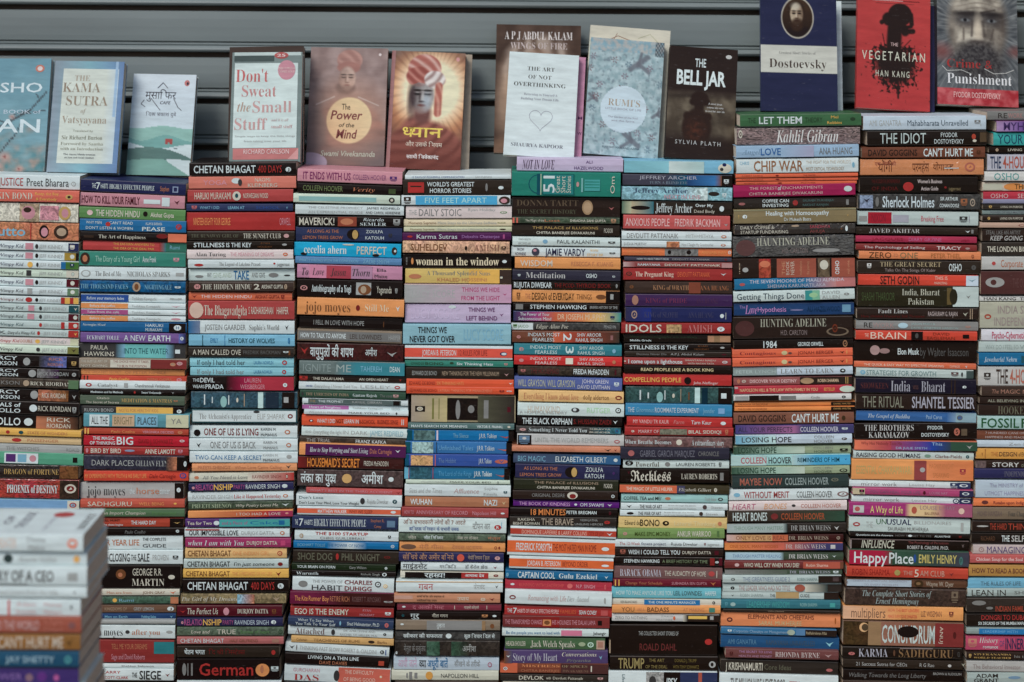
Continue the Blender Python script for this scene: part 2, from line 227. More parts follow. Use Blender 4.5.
DATA = r"""
= 0
@0 170 5.12
~12
18 92 -150 408 w|-8 118 rL JUSTICE|137 352 nL Preet Bharara|(365 388 E 40 75
95 158 -152 405 *d65|-90 165 csL RUSKIN BOND|180 300 y1 Rusty, the Boy|185 290 y2 & Everybody|(335 372 D 30 75|(345 362 d 40 65
162 260 -155 400 c%|#100 200 a 0 100|(110 180 p 12 88|(120 160 d 20 50|#205 300 p 10 90|(300 362 D 12 88|(315 350 p 25 75
262 352 -155 402 x%|-100 130 sbL Bhutto|(200 250 k 10 90|(210 245 p 25 80|(275 350 d 8 92|(290 340 a 25 75|[155 160 r 0 100
~15
358 405 -150 402 w|-130 120 Bi Diary of a Wimpy Kid|[130 170 p 10 90|(180 196 n|200 322 E JEFF KINNEY|[330 358 w|[350 402 B|(358 382 c
407 452 -150 402 w|-130 120 Bi Diary of a Wimpy Kid|[130 168 p 10 90|(180 196 k|200 322 E JEFF KINNEY|[330 402 *a83|(358 382 c|[388 402 k
454 497 -152 402 w|-130 120 Bi Diary of a Wimpy Kid|(140 168 y 10 90|(185 198 n|200 322 E JEFF KINNEY|[335 402 *473|[312 336 z|(358 380 B
498 540 -150 402 *cdc|-130 120 ni Diary of a Wimpy Kid|[135 160 n 10 90|200 322 E JEFF KINNEY|[340 402 c|(365 382 E
543 588 -150 402 w|-130 120 Bi Diary of a Wimpy Kid|[130 170 p 10 90|(180 196 k|200 322 E JEFF KINNEY|[340 402 m|(360 382 c
590 632 -148 404 w|-130 120 ni Diary of a Wimpy Kid|[140 165 E 10 90|200 322 E JEFF KINNEY|[345 402 *686|(360 384 c
@0 290 5.12
22 60 -150 404 w|-130 120 Ri Diary of a Wimpy Kid|(130 165 r 10 90|(180 196 k|200 312 E JEFF KINNEY|[312 332 r|[332 402 y|[358 376 r
63 104 -150 405 *bcc|-130 120 ni Diary of a Wimpy Kid|[145 175 p 10 90|(200 215 n|222 342 E JEFF KINNEY|[352 402 T|(378 396 c
106 147 -150 405 *bcc|-130 120 ni Diary of a Wimpy Kid|[140 175 p 10 90|(200 215 n|222 342 E JEFF KINNEY|[350 402 m|(375 396 c
149 189 -150 405 *bcc|-130 120 Ti Diary of a Wimpy Kid|[312 330 r|(200 215 r|222 312 E JEFF KINNEY|[350 402 r|(375 396 c
191 231 -150 405 *bcc|-130 30 nb DORK|40 178 ni Diary of a Wimpy Kid|(190 205 r|222 342 E JEFF KINNEY|[350 402 r|(378 396 y
233 273 -150 404 *dcc|-130 100 ri Diary of a Wimpy Kid|105 165 x DOUBLE|(180 205 y|212 342 E JEFF KINNEY|[360 402 *cca
275 316 -150 402 *cdc|-130 115 ni Diary of a Wimpy Kid|(185 205 n|215 342 E JEFF KINNEY|[345 402 j|(365 390 d
~18
322 385 -150 402 k%|-60 88 wb1L PERCY|-60 88 wb2L JACKSON|(118 155 E 20 90|{200 340 n i|250 322 x1 RICK|245 322 x2 RIORDAN|(365 390 D 40 80
390 440 -150 402 k%|-60 92 wb1L PERCY|-60 92 wb2L JACKSON|(145 185 E 10 95|{190 300 e V|200 350 E RICK RIORDAN|(368 390 E 30 75
442 492 -150 403 *443%|-60 100 e JACKSON|(118 150 a 15 85|155 362 cs RICK RIORDAN|[350 402 *575
495 558 -150 402 k%|-60 100 wb1L PERCY|-60 100 wb2L JACKSON|(155 195 E 10 85|{195 350 x u|215 335 c RICK RIORDAN|(368 392 E 30 80
560 628 -150 402 k|-60 105 wb1L TRIALS of|-60 105 wb2L APOLLO|(150 190 w 20 80|195 362 c RICK RIORDAN|(370 390 E 30 80
@0 410 5.12
15 86 -150 405 k|-80 105 wbL APOLLO|(122 168 w 20 80|{185 400 x d|240 360 c1L RICK|240 360 c2L RIORDAN
88 124 -150 415 y|(30 50 r|(95 120 T|140 345 x STATE OF WONDERS
126 164 -148 415 *db8|(60 110 r|140 300 x PASSENGER
166 210 -145 418 E|30 200 e THE WITCHES|340 405 e ROALD
206 270 -130 425 *5a8|[22 195 w 5 95|[30 80 v 15 85|[90 135 s 15 85|(150 185 p|[372 395 k 30 75
~10
275 345 -150 402 k!%|20 300 Ds DRAGON of FORTUNE|#305 400 u 0 100
348 448 -150 402 R!%|35 295 wsb PHOENIX of DESTINY|#305 400 d 0 100|(330 390 c 20 70
452 503 -150 405 s|[-150 345 *7ad|[345 405 c|(355 392 r 20 80
= 1
@0 170 5.12
~25
44 108 412 950 B|470 490 w THE|492 512 wbL 7|515 552 w HABITS|560 790 ws HIGHLY EFFECTIVE PEOPLE|820 865 x Stephen|[883 912 *89b 25 80|[889 906 B 35 70
~20
112 182 408 945 p|418 715 mbL HOW TO KILL YOUR FAMILY|[735 820 w 35 70|[828 868 w 15 85|(890 920 m 30 70
185 245 405 948 g|(445 475 *dbb 25 75|490 715 cbL THE HIDDEN HINDU|(732 755 k 20 70|770 890 cb Akshat Gupta
~14
247 310 408 952 z|440 520 w1 WHY MEN|440 680 w2 DON'T LISTEN & WOMEN|560 680 w1 CAN'T READ|(540 566 r 20 60|745 830 w1 ALLAN & BARBARA|728 845 wb2L PEASE|(900 930 r 25 75
312 360 412 955 k|505 745 cs The Art of Happiness|(800 860 R 0 60|[860 955 *e75|[430 480 d 40 70
358 410 425 955 *c44|580 790 y1 THE EASTERN ANSWERS TO|580 790 y2 THE IDEA OF THE IDEAL PAIR|{815 850 r t|[850 955 *376|870 920 s Rumi
~8
414 490 405 950 *387|(410 460 d 5 95|(422 448 x 25 75|488 715 *9cb The Diary of a Young Girl|730 800 w Anne Frank|(888 918 p 35 65
495 560 405 950 w|(415 465 E 20 80|(422 458 w 28 72|488 620 es The Best of Me|650 870 es NICHOLAS SPARKS|[900 940 E 35 65
563 624 408 950 *158%|412 655 ss THE THOUSAND FACES|(678 720 a 5 95|(688 710 u 20 80|740 880 ss NIGHTINGALE|(895 925 w 40 60
@0 290 5.12
18 60 415 950 w|[415 658 b|445 635 w Before your memory fades|675 800 E Toshikazu Kawaguchi|(870 930 E 35 65
62 94 415 950 w|[415 655 O|460 590 w Before the coffee|675 820 E Toshikazu Kawaguchi|(875 925 p 30 70
95 125 415 950 w|[415 655 f|445 610 w Tales from the cafe|675 820 E Toshikazu Kawaguchi|(875 925 p 30 70
126 158 415 950 w|[415 655 O|460 590 w Before the coffee|675 820 E Toshikazu Kawaguchi|(875 925 p 30 70
160 212 412 955 *16a|425 540 wi1 Norwegian Wood|745 835 w1L HARUKI|745 830 w2L MURAKAMI|[865 950 k|(890 928 w 20 80
214 268 412 950 *759|445 610 ws ECKHART TOLLE|635 745 wL A NEW|760 872 wbL EARTH|{915 950 i B|(922 940 w 30 70
270 345 405 950 n|465 552 c1L PAULA|432 585 c2L HAWKINS|{590 640 n s|[640 850 *6bb|{850 895 s n|635 862 T INTO THE WATER|[897 922 w 35 65
347 400 405 955 *987|415 550 c1 THE SUBTLE ART OF|415 550 c2 NOT GIVING|[565 770 c 8 92|580 760 R1 THE CHOICE WHAT IT TAKES|600 750 R2 TO BE IN THE POSITION|[772 955 *833|(870 900 x 30 70|(905 935 p 20 60
401 434 415 945 O|430 620 x THE GREATEST SECRET|640 850 x OF PETER NIMBLE
434 470 415 955 *c43|[428 434 d|[445 451 d|560 662 yi Paulo Coelho|755 880 x DEEPAK CHOPRA|(905 930 p 20 80
462 506 408 950 w|(438 470 r 25 75|(446 462 w 38 62|500 602 es Catalyst|[635 655 E 20 80|690 870 e Chandramouli Venkatesan
505 534 412 945 k|465 630 wb Meditation and Its Methods|(685 695 r|725 825 wb Swami Vivekananda|(878 892 E
536 586 410 945 *565|495 560 c1 Osho|440 610 c2 The Secret of Secrets|622 880 Ds MEDITATION & MANTRAS|(890 910 x 40 60
590 634 410 940 n|432 582 Eb RUSKIN BOND|[595 885 y 6 94|610 810 x NOTES FOR HEALTHY KIDS|[885 940 k|(905 930 w 30 80
@0 410 5.12
15 86 428 970 *59a|[458 560 w 5 95|[575 688 *ca8 5 95|[695 808 s 5 95|[850 965 *cca|468 552 nL ALL THE|585 678 *875L BRIGHT|705 800 nL PLACES|875 930 e YA
90 124 430 965 *b43|[433 440 y|[448 455 y|570 690 O Paulo Coelho|730 890 pb VERONIKA DECIDES|(910 935 x 20 80
126 182 428 965 *c23|475 585 wb1L THE MAGIC|460 590 wb2L OF THINKING|598 682 wbX BIG|710 885 R DAVID J. SCHWARTZ|(920 945 w 30 55
184 228 430 965 *a33|(440 452 p|465 620 cbL BIRD BY BIRD|(638 690 *89b 30 60|742 898 cbL ANNE LAMOTT|(912 935 p 20 70
230 305 430 940 *334%|470 685 E DARK PLACES|695 875 Es GILLIAN FLYNN|{850 905 n x|[905 960 k|(940 955 w 30 70
~0
309 365 430 965 *d43|435 750 O MY EXPERIMENTS WITH TRUTH & HIS EARLY LIFE|765 900 Ri Dale Carnegie|(920 955 b 20 75
370 455 412 940 *aaa|445 640 nsL jojo moyes|665 690 w the|700 815 x horse|820 870 w dancer|[895 940 k|(905 926 w 30 60
458 502 412 945 *c54|450 675 cL SADHGURU|712 840 O WELL BEING|(890 905 y 35 60
505 548 412 945 *575|530 745 ci an Import Champion|780 900 g Paranormal
551 600 412 940 *b43|525 615 kb1 KILL HUNT|525 630 w2 The chase begins|672 800 wb THE HARD DAY|[870 940 k|(890 925 D 40 65
602 645 412 942 k|640 745 ei Paulo Coelho|(900 918 w 20 60
@0 530 4.485
22 88 340 820 w|400 495 x YOUR|502 625 xb YEAR LIFE|640 745 n1 THE COMPLETE|640 745 n2 GUIDE
90 155 338 820 w|490 582 nbL CLOSING|588 612 n THE|618 670 nbL SALE|685 755 E PROVEN|(775 800 n 35 65
158 262 335 810 k|(520 565 u 15 60|(530 550 x 30 50|595 728 c1L GEORGE R.R.|592 738 cs2L MARTIN|(755 785 c 40 60
265 295 335 805 c|480 590 x Men are from|640 740 u JOHN GRAY|(760 790 o
297 332 335 802 *465%|(505 525 y|535 600 s Rumi|[765 800 x 0 100
334 372 335 790 *754|470 570 a KINGDOMS OF|600 690 Eb GREY LEMON|(750 780 w 20 80
374 402 335 788 *247|470 572 sb Men on Earth|635 700 sb Folding Sales|(762 776 s
403 422 345 785 E
~4
424 485 335 785 w|400 550 nsL jojo moyes|(562 582 n 35 65|592 718 xs after you|(745 775 E 35 60
490 594 330 780 *933|[690 780 t 5 60|500 660 x1 TELL ME YOUR DREAMS|500 650 p2 Sage and David Roberts
597 618 330 778 w|545 690 n Sheldon Solomon
620 674 330 778 w|462 540 r1 LARRY|462 575 r2 SCOTT-CLARK|592 615 kb THE|625 722 kbX SIEGE|(740 762 R 30 65
= 2
@180 155 8.525
~-6
66 180 80 990 k|118 645 wbL CHETAN BHAGAT|665 868 rL 400 DAYS|(900 948 w 35 75
183 290 75 990 *d76|200 400 p YOGA|(440 520 w 10 60|(495 530 n 20 80|640 770 c1L NAOMI|580 830 c2L KLEINBERG
295 404 65 965 *b44|125 435 cL HARUKI MURAKAMI|(448 520 c 12 92|(470 498 T 30 70|540 752 c NORWEGIAN WOOD
~0
415 480 55 962 *347|(100 145 *c66 20 75|170 335 s WHAT I DID|410 550 sb LEARN AT|650 850 b SCHOOL|(905 920 s 20 80
487 645 58 980 *b33|115 430 O NINETEEN EIGHTY FOUR GEORGE|850 945 p ORWELL
@180 230 8.525
10 88 62 975 *332|95 500 *665s THE RUNAWAY GIRL OF|540 860 csL THE SUNSET CLUB|(885 930 *c99 25 75
92 162 60 965 *222|118 380 wbL STILLNESS|395 610 wbL IS THE KEY|690 765 u1 RYAN|665 785 u2 HOLIDAY|(870 912 E 30 60
165 248 60 965 *dcc|130 390 ns Alan Turing|430 800 p THE MEANING OF DREAMS|(878 920 o 30 70|(888 910 c 42 58
252 328 68 972 w|(120 200 r 45 80|335 685 es The Legend of Lakshmi Prasad|(795 815 r 30 55|830 935 e juggernaut
332 435 75 978 *cdd|(130 200 e 50 75|232 270 e WHY|280 440 *bcb GIVE AND|458 588 zbX TAKE|612 725 e AND GIVE|(755 840 e 30 70|(885 940 n 45 60
440 525 75 968 *433|(120 175 *c88 20 80|188 610 csL THE HIDDEN HINDU|630 680 cbL 2|695 880 cb AKSHAT GUPTA|(890 915 a 20 80
~5
530 600 75 955 *d64|(100 145 R 25 75|178 610 *ecc THE HIDDEN HINDU|640 848 Rb AKSHAT GUPTA|(862 890 R 20 80
602 761 70 975 *b44|(80 200 *dba 5 98|205 570 csL The Bhagavadgita|585 795 c S. RADHAKRISHNAN|825 925 c HARPER
@180 305 8.525
128 245 72 975 w|{72 170 z *78a|210 560 e JOSTEIN GAARDER|590 845 es Sophie's World|(895 925 n 25 75
250 350 75 978 *7bd|[190 196 T 0 100|260 325 z EMILY|[380 384 z 0 100|415 808 Tb HISTORY OF WOLVES|(920 938 z 20 80
358 442 72 970 *333|110 518 cL A MAN CALLED OVE|540 855 *666 FREDRIK BACKMAN|(880 925 w 35 55|[925 940 u 30 80
448 525 85 970 *8cd|148 555 nL If only I had told her|630 795 z LAURA NOWLIN|(870 912 r 20 80|(880 902 s 36 64
530 602 88 968 *8cd|148 548 eL If only I had told her|630 785 z LAURA NOWLIN|(870 905 r 20 80|(879 896 s 36 64
@180 380 8.525
-37 88 65 970 k|{390 600 k h|[600 970 *b34|110 165 w1 THE|172 295 wb1L DEVIL|110 210 w2 WEARS|218 372 wb2L PRADA|550 690 p1L LAUREN|515 725 p2L WEISBERGER|(878 915 w 45 75
95 240 95 1000 *356%|[205 215 w 15 80|[272 280 w 30 70|(345 400 *8bb 25 98|[412 420 w 20 80|(480 498 c 35 65|[545 552 a 10 90|[665 710 *bdd|[730 840 *234|[870 975 k|[885 925 E 30 65
246 368 100 1000 T|[108 988 w 6 90|165 610 es The Alchemist's Apprentice|(625 680 n 5 25|660 895 E ELIF SHAFAK|(918 962 R 30 65|(928 952 w 40 55
385 492 82 1000 w|(118 175 k 30 90|205 668 RbL ONE OF US IS LYING|690 820 n1 KAREN M.|690 825 n2 McMANUS|(892 940 x 30 70|(902 930 w 40 60
498 602 80 1002 w|(140 180 k 25 80|258 645 eL ONE OF US IS BACK|712 830 e1 KAREN M.|712 832 e2 McMANUS|(905 948 x 30 70|(914 940 w 40 60
@175 455 8.525
-30 66 125 1045 w|172 742 z TWO CAN KEEP A SECRET|750 880 E1 KAREN M.|752 890 n2 McMANUS|(950 995 E 20 60
~-6
72 142 145 1040 *e96|195 475 xb PREETI SHENOY|510 910 x When Love Came Calling|(945 990 n 15 75
~-14
155 232 120 1015 *ccb|(165 205 x 30 70|235 620 ei All You Need is Love|{620 1015 c r|660 905 R RAVINDER SINGH|(945 965 R 20 80
242 312 118 1010 *337|(145 170 p 35 75|178 328 fbX RELATIO|332 495 ybX NSHIP|503 598 fL PARTY|605 895 wL RAVINDER SINGH|(912 960 w 20 75
318 400 112 1010 w|150 490 E RAVINDER SINGH|503 905 rs Like it Happened Yesterday|(920 965 x 30 70|(930 955 w 40 60
404 468 115 1005 *454%|145 490 *ab9sL PREETI SHENOY|520 880 ci Why Poetry Loves Me|(912 975 w 20 75
480 540 112 1005 O|{112 800 O r|[800 1005 *a35|525 900 c I TOO HAD A LOVE|(940 970 p 30 60
~-8
545 618 88 980 *537|105 315 cb Tea for Two|(330 380 w 20 80|[378 980 *4aa|400 620 f and a Piece of|640 880 z Cake|[885 935 z 20 80
@170 530 8.525
~0
-15 62 125 1020 w|[130 420 *b66 0 20|162 582 kbL OUR IMPOSSIBLE LOVE|610 890 E DURJOY DATTA|(938 978 x 25 75|(948 968 w 38 62
68 150 130 1030 *a36|155 630 wsiL when I am with You|655 915 cb DURJOY DATTA|[945 985 *c47 20 80
153 242 130 995 *eb7|152 520 ubL CHETAN BHAGAT|535 850 O ONE INDIAN GIRL|(915 958 r 25 75
248 328 118 1010 *bcc|148 512 nbL CHETAN BHAGAT|545 890 ki I'm just someone|(918 962 R 30 75
333 410 112 1012 y|135 510 ubL CHETAN BHAGAT|530 870 O THE 3 MISTAKES OF MY LIFE|(900 950 R 15 85
415 535 108 1012 k|150 665 wbL CHETAN BHAGAT|690 890 rL 400 DAYS|(918 970 w 30 72
542 630 92 990 *875%|100 575 csi The Girl of My Dreams|{575 720 s x|(870 945 a 20 80
@170 602 8.525
28 125 60 955 m|(85 135 r 40 70|148 410 ciL The Perfect Us|(455 505 p 15 90|575 838 csb DURJOY DATTA|(870 905 u 30 80
135 208 60 962 *336|(95 115 p 35 75|122 275 fbX RELATIO|282 440 ybX NSHIP|450 542 fL PARTY|553 842 *bcdL RAVINDER SINGH|(862 905 w 20 75
215 290 60 968 *565%|180 340 ci Love and|400 560 cL TRUE|600 850 g Stories of heart|(925 960 G 20 80
296 362 60 968 *b66|90 460 wL CHETAN BHAGAT|510 750 u HALF GIRLFRIEND|[870 930 *a76 20 80
375 475 60 930 *332|122 298 wb चेतन भगत|330 640 *722 दि थ्री मिस्टेक्स|(865 900 r 30 75
480 665 62 935 *211|(105 140 e 20 80|[150 158 e 20 80|[180 195 e 20 80|250 710 rbL German|(730 848 O 22 85|(770 800 x 30 70|(862 925 w 35 60
668 770 60 950 w|150 500 n Learning Spanish
= 3
@290 160 8.525
~32
70 182 62 955 p|110 515 *836bL IT ENDS WITH US|535 820 *847 COLLEEN HOOVER|(850 910 v 35 75
190 275 62 950 k|110 448 *785L COLLEEN HOOVER|535 722 xsi Verity|[840 900 *453 30 85
~20
283 362 28 938 *cdc|[75 735 *8bb 25 80|(842 892 k 20 85|(855 880 c 35 70
~15
375 462 45 970 w|85 120 p xx|155 620 E1 THE CELESTINE PROPHECY|155 620 E2 AN EXPERIENTIAL GUIDE|652 935 n1 JAMES REDFIELD|645 940 n2 AND CAROL ADRIENNE
~10
475 565 60 960 k|78 378 cbX MAVERICK!|[408 568 *943|(430 540 x 15 85|625 800 w1Li Ricardo|598 820 ws2L SEMLER|(880 938 E 15 85
568 690 50 955 *347|145 415 x1 AS LONG AS THE|110 450 x2 LEMON TREES GROW|(485 590 k 10 90|(530 580 D 15 85|648 792 w1 ZOULFA|642 800 w2 KATOUH|(840 870 n 40 70
@290 230 8.525
~22
98 220 35 945 *1ad|(90 145 k 75 98|118 482 wsbL cecelia ahern|568 822 cbL PERFECT|(865 912 d 20 80|(885 905 w 40 60|(445 545 c 0 15|(700 760 k 75 98
222 284 45 950 *58b|75 580 s WHAT'S WRONG WITH THE COMPLEXION|622 845 sL ZADIE SMITH|
290 408 60 955 *c8a|[165 310 *d8a|[310 520 *b45|[520 700 *b8a|100 155 nsiL To|190 290 nsiL Love|345 475 nsiL Jason|530 680 nsiL Thorn|740 820 n1 Ella|720 830 n2 Maise
415 565 58 955 k|(85 148 *c88 35 65|182 520 wsb Autobiography of a Yogi|[562 690 E 10 85|(578 690 u 20 85|(600 650 a 30 75|738 865 c Yogananda|(895 915 E 40 70
~25
570 722 60 970 O|125 512 usL jojo moyes|(560 595 R 35 70|638 840 *fcas Still Me|(900 935 w 30 70
@290 305 8.525
90 192 80 955 k|200 630 E I FELL IN LOVE WITH HOPE|[795 800 u 30 80
~28
200 305 62 950 *876|[70 940 *777 10 88|90 475 wb HOW TO TALK TO ANYONE|510 780 *433 LEIL LOWNDES|840 940 E HARPER
~20
318 465 60 965 *422%|(90 155 r 20 70|170 540 wbL वायुपुत्रों की शपथ|640 740 w अमीश|(825 910 E 40 75
472 590 78 975 *677|{380 560 *677 *389|[560 975 *389|110 350 *899L IGNITE|395 520 *9aaL ME|600 780 s TAHEREH|850 935 w DEAN
592 650 80 985 *322|(80 150 r 10 90|195 460 cb THE DALAI LAMA|588 838 cb AN OPEN HEART|(930 950 r
@290 380 8.525
12 78 75 985 w|135 190 b ∞∞|210 570 E Everything I Never Told You|600 855 E LESLEY|(890 938 r 25 75|(900 928 w 40 60
~25
82 148 85 985 *354|(97 115 n|135 500 as THE LYRICISTS OF INDIA|535 740 ws Gautam Rajesh|765 870 e The cost|(878 925 *c99 25 75
150 200 105 1005 w|[155 945 *566|165 215 *a85 THE|240 455 wb THE PROPHET|530 780 E KAHLIL GIBRAN|[880 935 k
202 248 105 1005 w|[105 500 *b6a|165 430 w Heart of Songlines|530 790 E Toshikazu Kawaguchi|865 935 E OOO
~18
250 292 120 1008 w|160 440 E WILLIAM H. McRAVEN|500 848 n MAKE YOUR BED|(900 915 n
298 388 100 1002 *e53|(160 200 R 35 65|(172 190 w 42 58|230 385 w WHAT I DID|390 455 k NOT|460 585 w LEARN IN|590 725 R B-SCHOOL|745 920 R BUSINESS SENSE|[950 956 w 20 80|[965 970 w 20 80
~25
395 475 98 998 *cdd|130 180 E ∞∞|200 440 E Everything the light|450 660 E IN DARK|680 965 *8bcL JAMES REDFIELD
~28
480 535 80 990 *443%|140 345 EL THE TRIAL|560 820 wL FRANZ KAFKA
533 640 78 985 O|[130 985 *525|168 665 wsi How to Stop Worrying and Start Living|680 865 x Dale Carnegie|(895 940 w 30 60
@285 455 8.525
~20
5 110 105 1010 *422|{110 240 R *422|190 635 *e83bX HOUSEMAID'S SECRET|672 880 c FREIDA McFADDEN
118 262 105 1005 *544%|132 435 wbL लंका का युद्ध|(485 568 *da6 20 80|650 835 wbL अमीश|(880 925 w 35 65
~25
270 322 180 995 *c55|210 915 p WHAT'S BEST IN THE THIRD ACCIDENT|(945 985 R 30 80
~18
330 430 95 995 w|120 325 T1 Don't Lose|120 630 n2 Don't Lose Your Mind, Lose Your Weight|(640 680 n 20 80|700 880 E Rujuta Diwekar|(915 955 T 30 70
435 510 105 985 w|[105 985 *e64 15 78|280 525 wb MATTHEW WALKER|545 745 R WHY WE SLEEP|(900 945 w 30 65
~18
512 625 60 960 *347|85 110 w THE|120 155 wbL 7|165 235 w HABITS|245 690 wsL HIGHLY EFFECTIVE PEOPLE|730 845 x1 Stephen R.|760 820 x2 Covey|[868 938 *68a 25 80
@280 530 8.525
-2 85 125 1010 w|(165 200 a 30 80|300 750 rb1L THE $100 STARTUP|340 715 e2 CHRIS GUILLEBEAU|(920 945 k 35 70
90 155 115 1008 *17b|{400 600 *17b w|{600 740 w *17b|150 385 s ECKHART TOLLE|400 715 z THE POWER OF NOW|(945 975 w 25 75
165 275 110 1010 *332|150 445 *665bL SHOE DOG|(475 500 r 20 75|525 848 *665bL PHIL KNIGHT|(885 940 R 35 55
278 338 100 985 *232|145 470 wb YOUR BRAIN ON PORN|590 735 E Gary Wilson|(892 915 w 30 75
340 388 100 985 k|138 328 wsL Warmth|690 850 E Rithvik Singh|(870 910 w 10 90|(880 900 k 25 75
~25
395 515 105 970 w|(155 235 e 25 75|275 530 E1 THE POWER OF|270 530 n2X HABIT|548 785 Rb1L CHARLES|550 780 Rb2L DUHIGG|(808 860 n 15 60|(880 915 y 35 65
~20
520 632 85 980 *724|{300 550 *724 *422|[550 980 *422|125 235 O The Kite|245 415 O Runner Boy|425 590 x RETIRE RICH|615 855 *755 ROBERT T. KIYOSAKI|(885 960 E 60 75
@280 602 8.525
30 118 88 968 *a33|125 585 cbL EGO IS THE ENEMY|705 775 p1 RYAN|680 805 p2 HOLIDAY|(895 945 w 40 75
~40
122 198 68 965 *346|150 455 w1L What To Say When|130 472 w2L You Talk To Your Self|(505 520 s|570 845 w Shad Helmstetter, Ph.D|(890 925 *c66 20 80
200 275 68 962 w|128 378 *755sX Attached|(435 468 n 15 90|540 810 E1 DR. AMIR LEVINE AND|510 830 E2 RACHEL S.F. HELLER, M.A.|(878 905 k 35 70
~32
285 345 95 968 *da6|140 230 u Coleman|285 675 u TEACHINGS OF RUMI|(750 805 d 25 75|830 910 u Barks
~55
335 420 45 928 w|(75 125 k 25 70|(135 145 e 20 80|165 820 E THINKING FAST SLOW ROBERT B. CIALDINI|(850 885 n 25 70|[895 903 b 20 80
~42
428 525 42 925 k|238 668 wb1L LIVING ON A THIN LINE|335 570 x2L DAVE DAVIES|[838 885 *b43 35 80
~38
530 672 35 940 w|[495 935 *d65|110 335 p1 GURCHARAN|118 328 rs2X DAS|(455 505 n 20 90|550 795 *fcb1 THE DIFFICULTY|540 810 *fcb2 OF BEING GOOD|(845 870 O 40 60
675 770 40 930 n|150 500 w Night Train
= 4
@398 160 8.525
~-4
126 168 60 965 w|120 565 b 15 DAYS OF POWERFUL COMMUNICATION|660 800 E SAM FURNESS
~0
170 295 42 965 *332|[85 222 r 12 90|[105 200 *332 38 48|248 650 wb1L WORLD'S GREATEST|272 625 wb2L HORROR STORIES|(745 765 e 20 80|(855 900 w 40 65
300 386 30 958 w|(50 110 d 10 90|[150 845 *4ad|230 755 *addL FIVE FEET APART|(860 955 d 5 95|(875 930 p 30 80
392 500 68 970 *dcc|92 160 E THE|178 540 eL DAILY STOIC|598 830 E1 Ryan Holiday|(870 930 g 40 60
505 565 50 972 *dca|92 325 u Moments Supreme|340 840 E Mere Steps to the Ultimate Sadhana|(845 920 j 40 60
568 612 50 970 *cca|105 310 u Moments Supreme|340 840 E Mere Steps to the Ultimate Sadhana|(865 920 d 35 70
@398 230 8.525
20 90 38 965 *525|(78 125 r 35 65|160 505 wL Karma Sutras|545 865 *a7b Debashis Chatterjee|[895 910 f 20 80
~10
92 195 40 950 *da8%|108 420 ubL SUHELDEV|(568 590 k 35 75|648 865 *965sL AMISH|(880 920 d 35 70
~5
202 325 42 965 *221|(68 80 e 20 80|(112 132 O 25 75|152 862 *edbsbL woman in the window|(888 928 w 38 62
328 455 62 965 *db6|[605 865 y|(90 200 x 35 70|245 785 es1L A Thousand Splendid Suns|335 755 x2 KHALED HOSSEINI|[865 965 *433|(870 892 w 50 65
458 622 55 965 *caa|{55 965 E *c9b|120 485 E LUCY SCORE|545 865 *b47b1 THINGS WE HIDE|540 868 *b47b2 FROM THE LIGHT|(890 930 *b47 45 60
@398 305 8.525
~5
-11 152 60 960 l|(430 495 w 0 22|110 520 *cbdL LUCY SCORE|600 825 *747b1 THINGS WE|582 845 *747b2 LEFT BEHIND|(865 900 *747 45 65
162 335 42 962 *8bc|170 415 kb1L THINGS WE|100 485 kb2L NEVER GOT OVER|560 895 sL LUCY SCORE
~10
342 462 58 975 w|[58 975 *e54 15 85|205 495 w JORDAN B. PETERSON|518 760 R 12 RULES FOR LIFE|(868 930 B 40 70|(880 925 w 45 65
466 525 60 980 *387|110 220 G EDWARD DE|232 388 Gb BONO|(440 475 G 20 60|500 810 wb Six Thinking Hats|(905 935 *c88 30 70
530 625 65 985 *332|120 330 E EDWARD DE BONO|375 860 a NEW THINKING FOR THE NEW MILLENNIUM|(905 945 *c99 40 75
625 700 72 985 *e53|95 315 R EDWARD DE BONO|330 560 O SIX THINKING HATS|(940 978 w 30 60
@398 380 8.525
52 118 72 988 *e53|100 330 R EDWARD DE BONO|345 805 *f86 LATERAL THINKING FOR MANAGEMENT|(865 905 R 35 70|(925 970 w 40 60
~10
125 358 112 1000 *a97|{112 420 *a98 *ba7|[145 230 k 40 62|(160 212 c 43 58|[290 305 j 10 90|[345 352 j 10 90|#418 678 k 8 92|(490 530 e 15 90|(595 650 e 35 65|{680 990 *554 *333|[730 770 e 15 85|[930 960 m 40 60
362 418 85 990 *577|112 590 wb MAN'S SEARCH FOR MEANING|672 895 wb VIKTOR E. FRANKL|(932 958 c 30 70
~10
420 515 75 940 *17b|[75 120 *156|#135 315 *577|[328 342 *dcd|470 600 s The Silence|(790 795 s|690 840 w J.R.R. Tolkien|(862 975 *b55 45 75|[940 985 k
520 625 62 925 *37b|[62 105 *156|#120 300 *9bb|[325 330 *345|345 640 *6ad Unfinished Tales|672 820 w J.R.R. Tolkien|(842 970 *c65 50 75|[922 970 k
@395 455 8.525
-11 95 85 960 *35a|[85 118 *157|#135 322 *c96 6 96|[340 346 *d66|370 520 *68b The Hobbit|712 822 w J.R.R. Tolkien|(850 965 *c65 35 72|[958 985 k
98 205 80 955 *27a|[80 118 *6bd|[115 120 r|#130 308 *367|[320 326 r|370 650 *5ad The Lord of the Rings|672 825 wb J.R.R. Tolkien|(852 970 *c65 50 80|[930 975 k
~8
208 245 92 980 *cdc|220 430 E WILLIAM H. McRAVEN|468 820 n MAKE YOUR BED|(870 885 n
~12
248 350 82 985 w|120 400 Ei Sizes and the Times|500 715 *b99i Affluence|760 875 E1 Sophie|755 870 E2 Kinsella|(925 955 T 45 70
350 440 85 970 *b75|130 315 wbL WUHAN|330 610 x Untold story of the leak|758 870 wbL NAZI|(910 945 *db8 30 75
~15
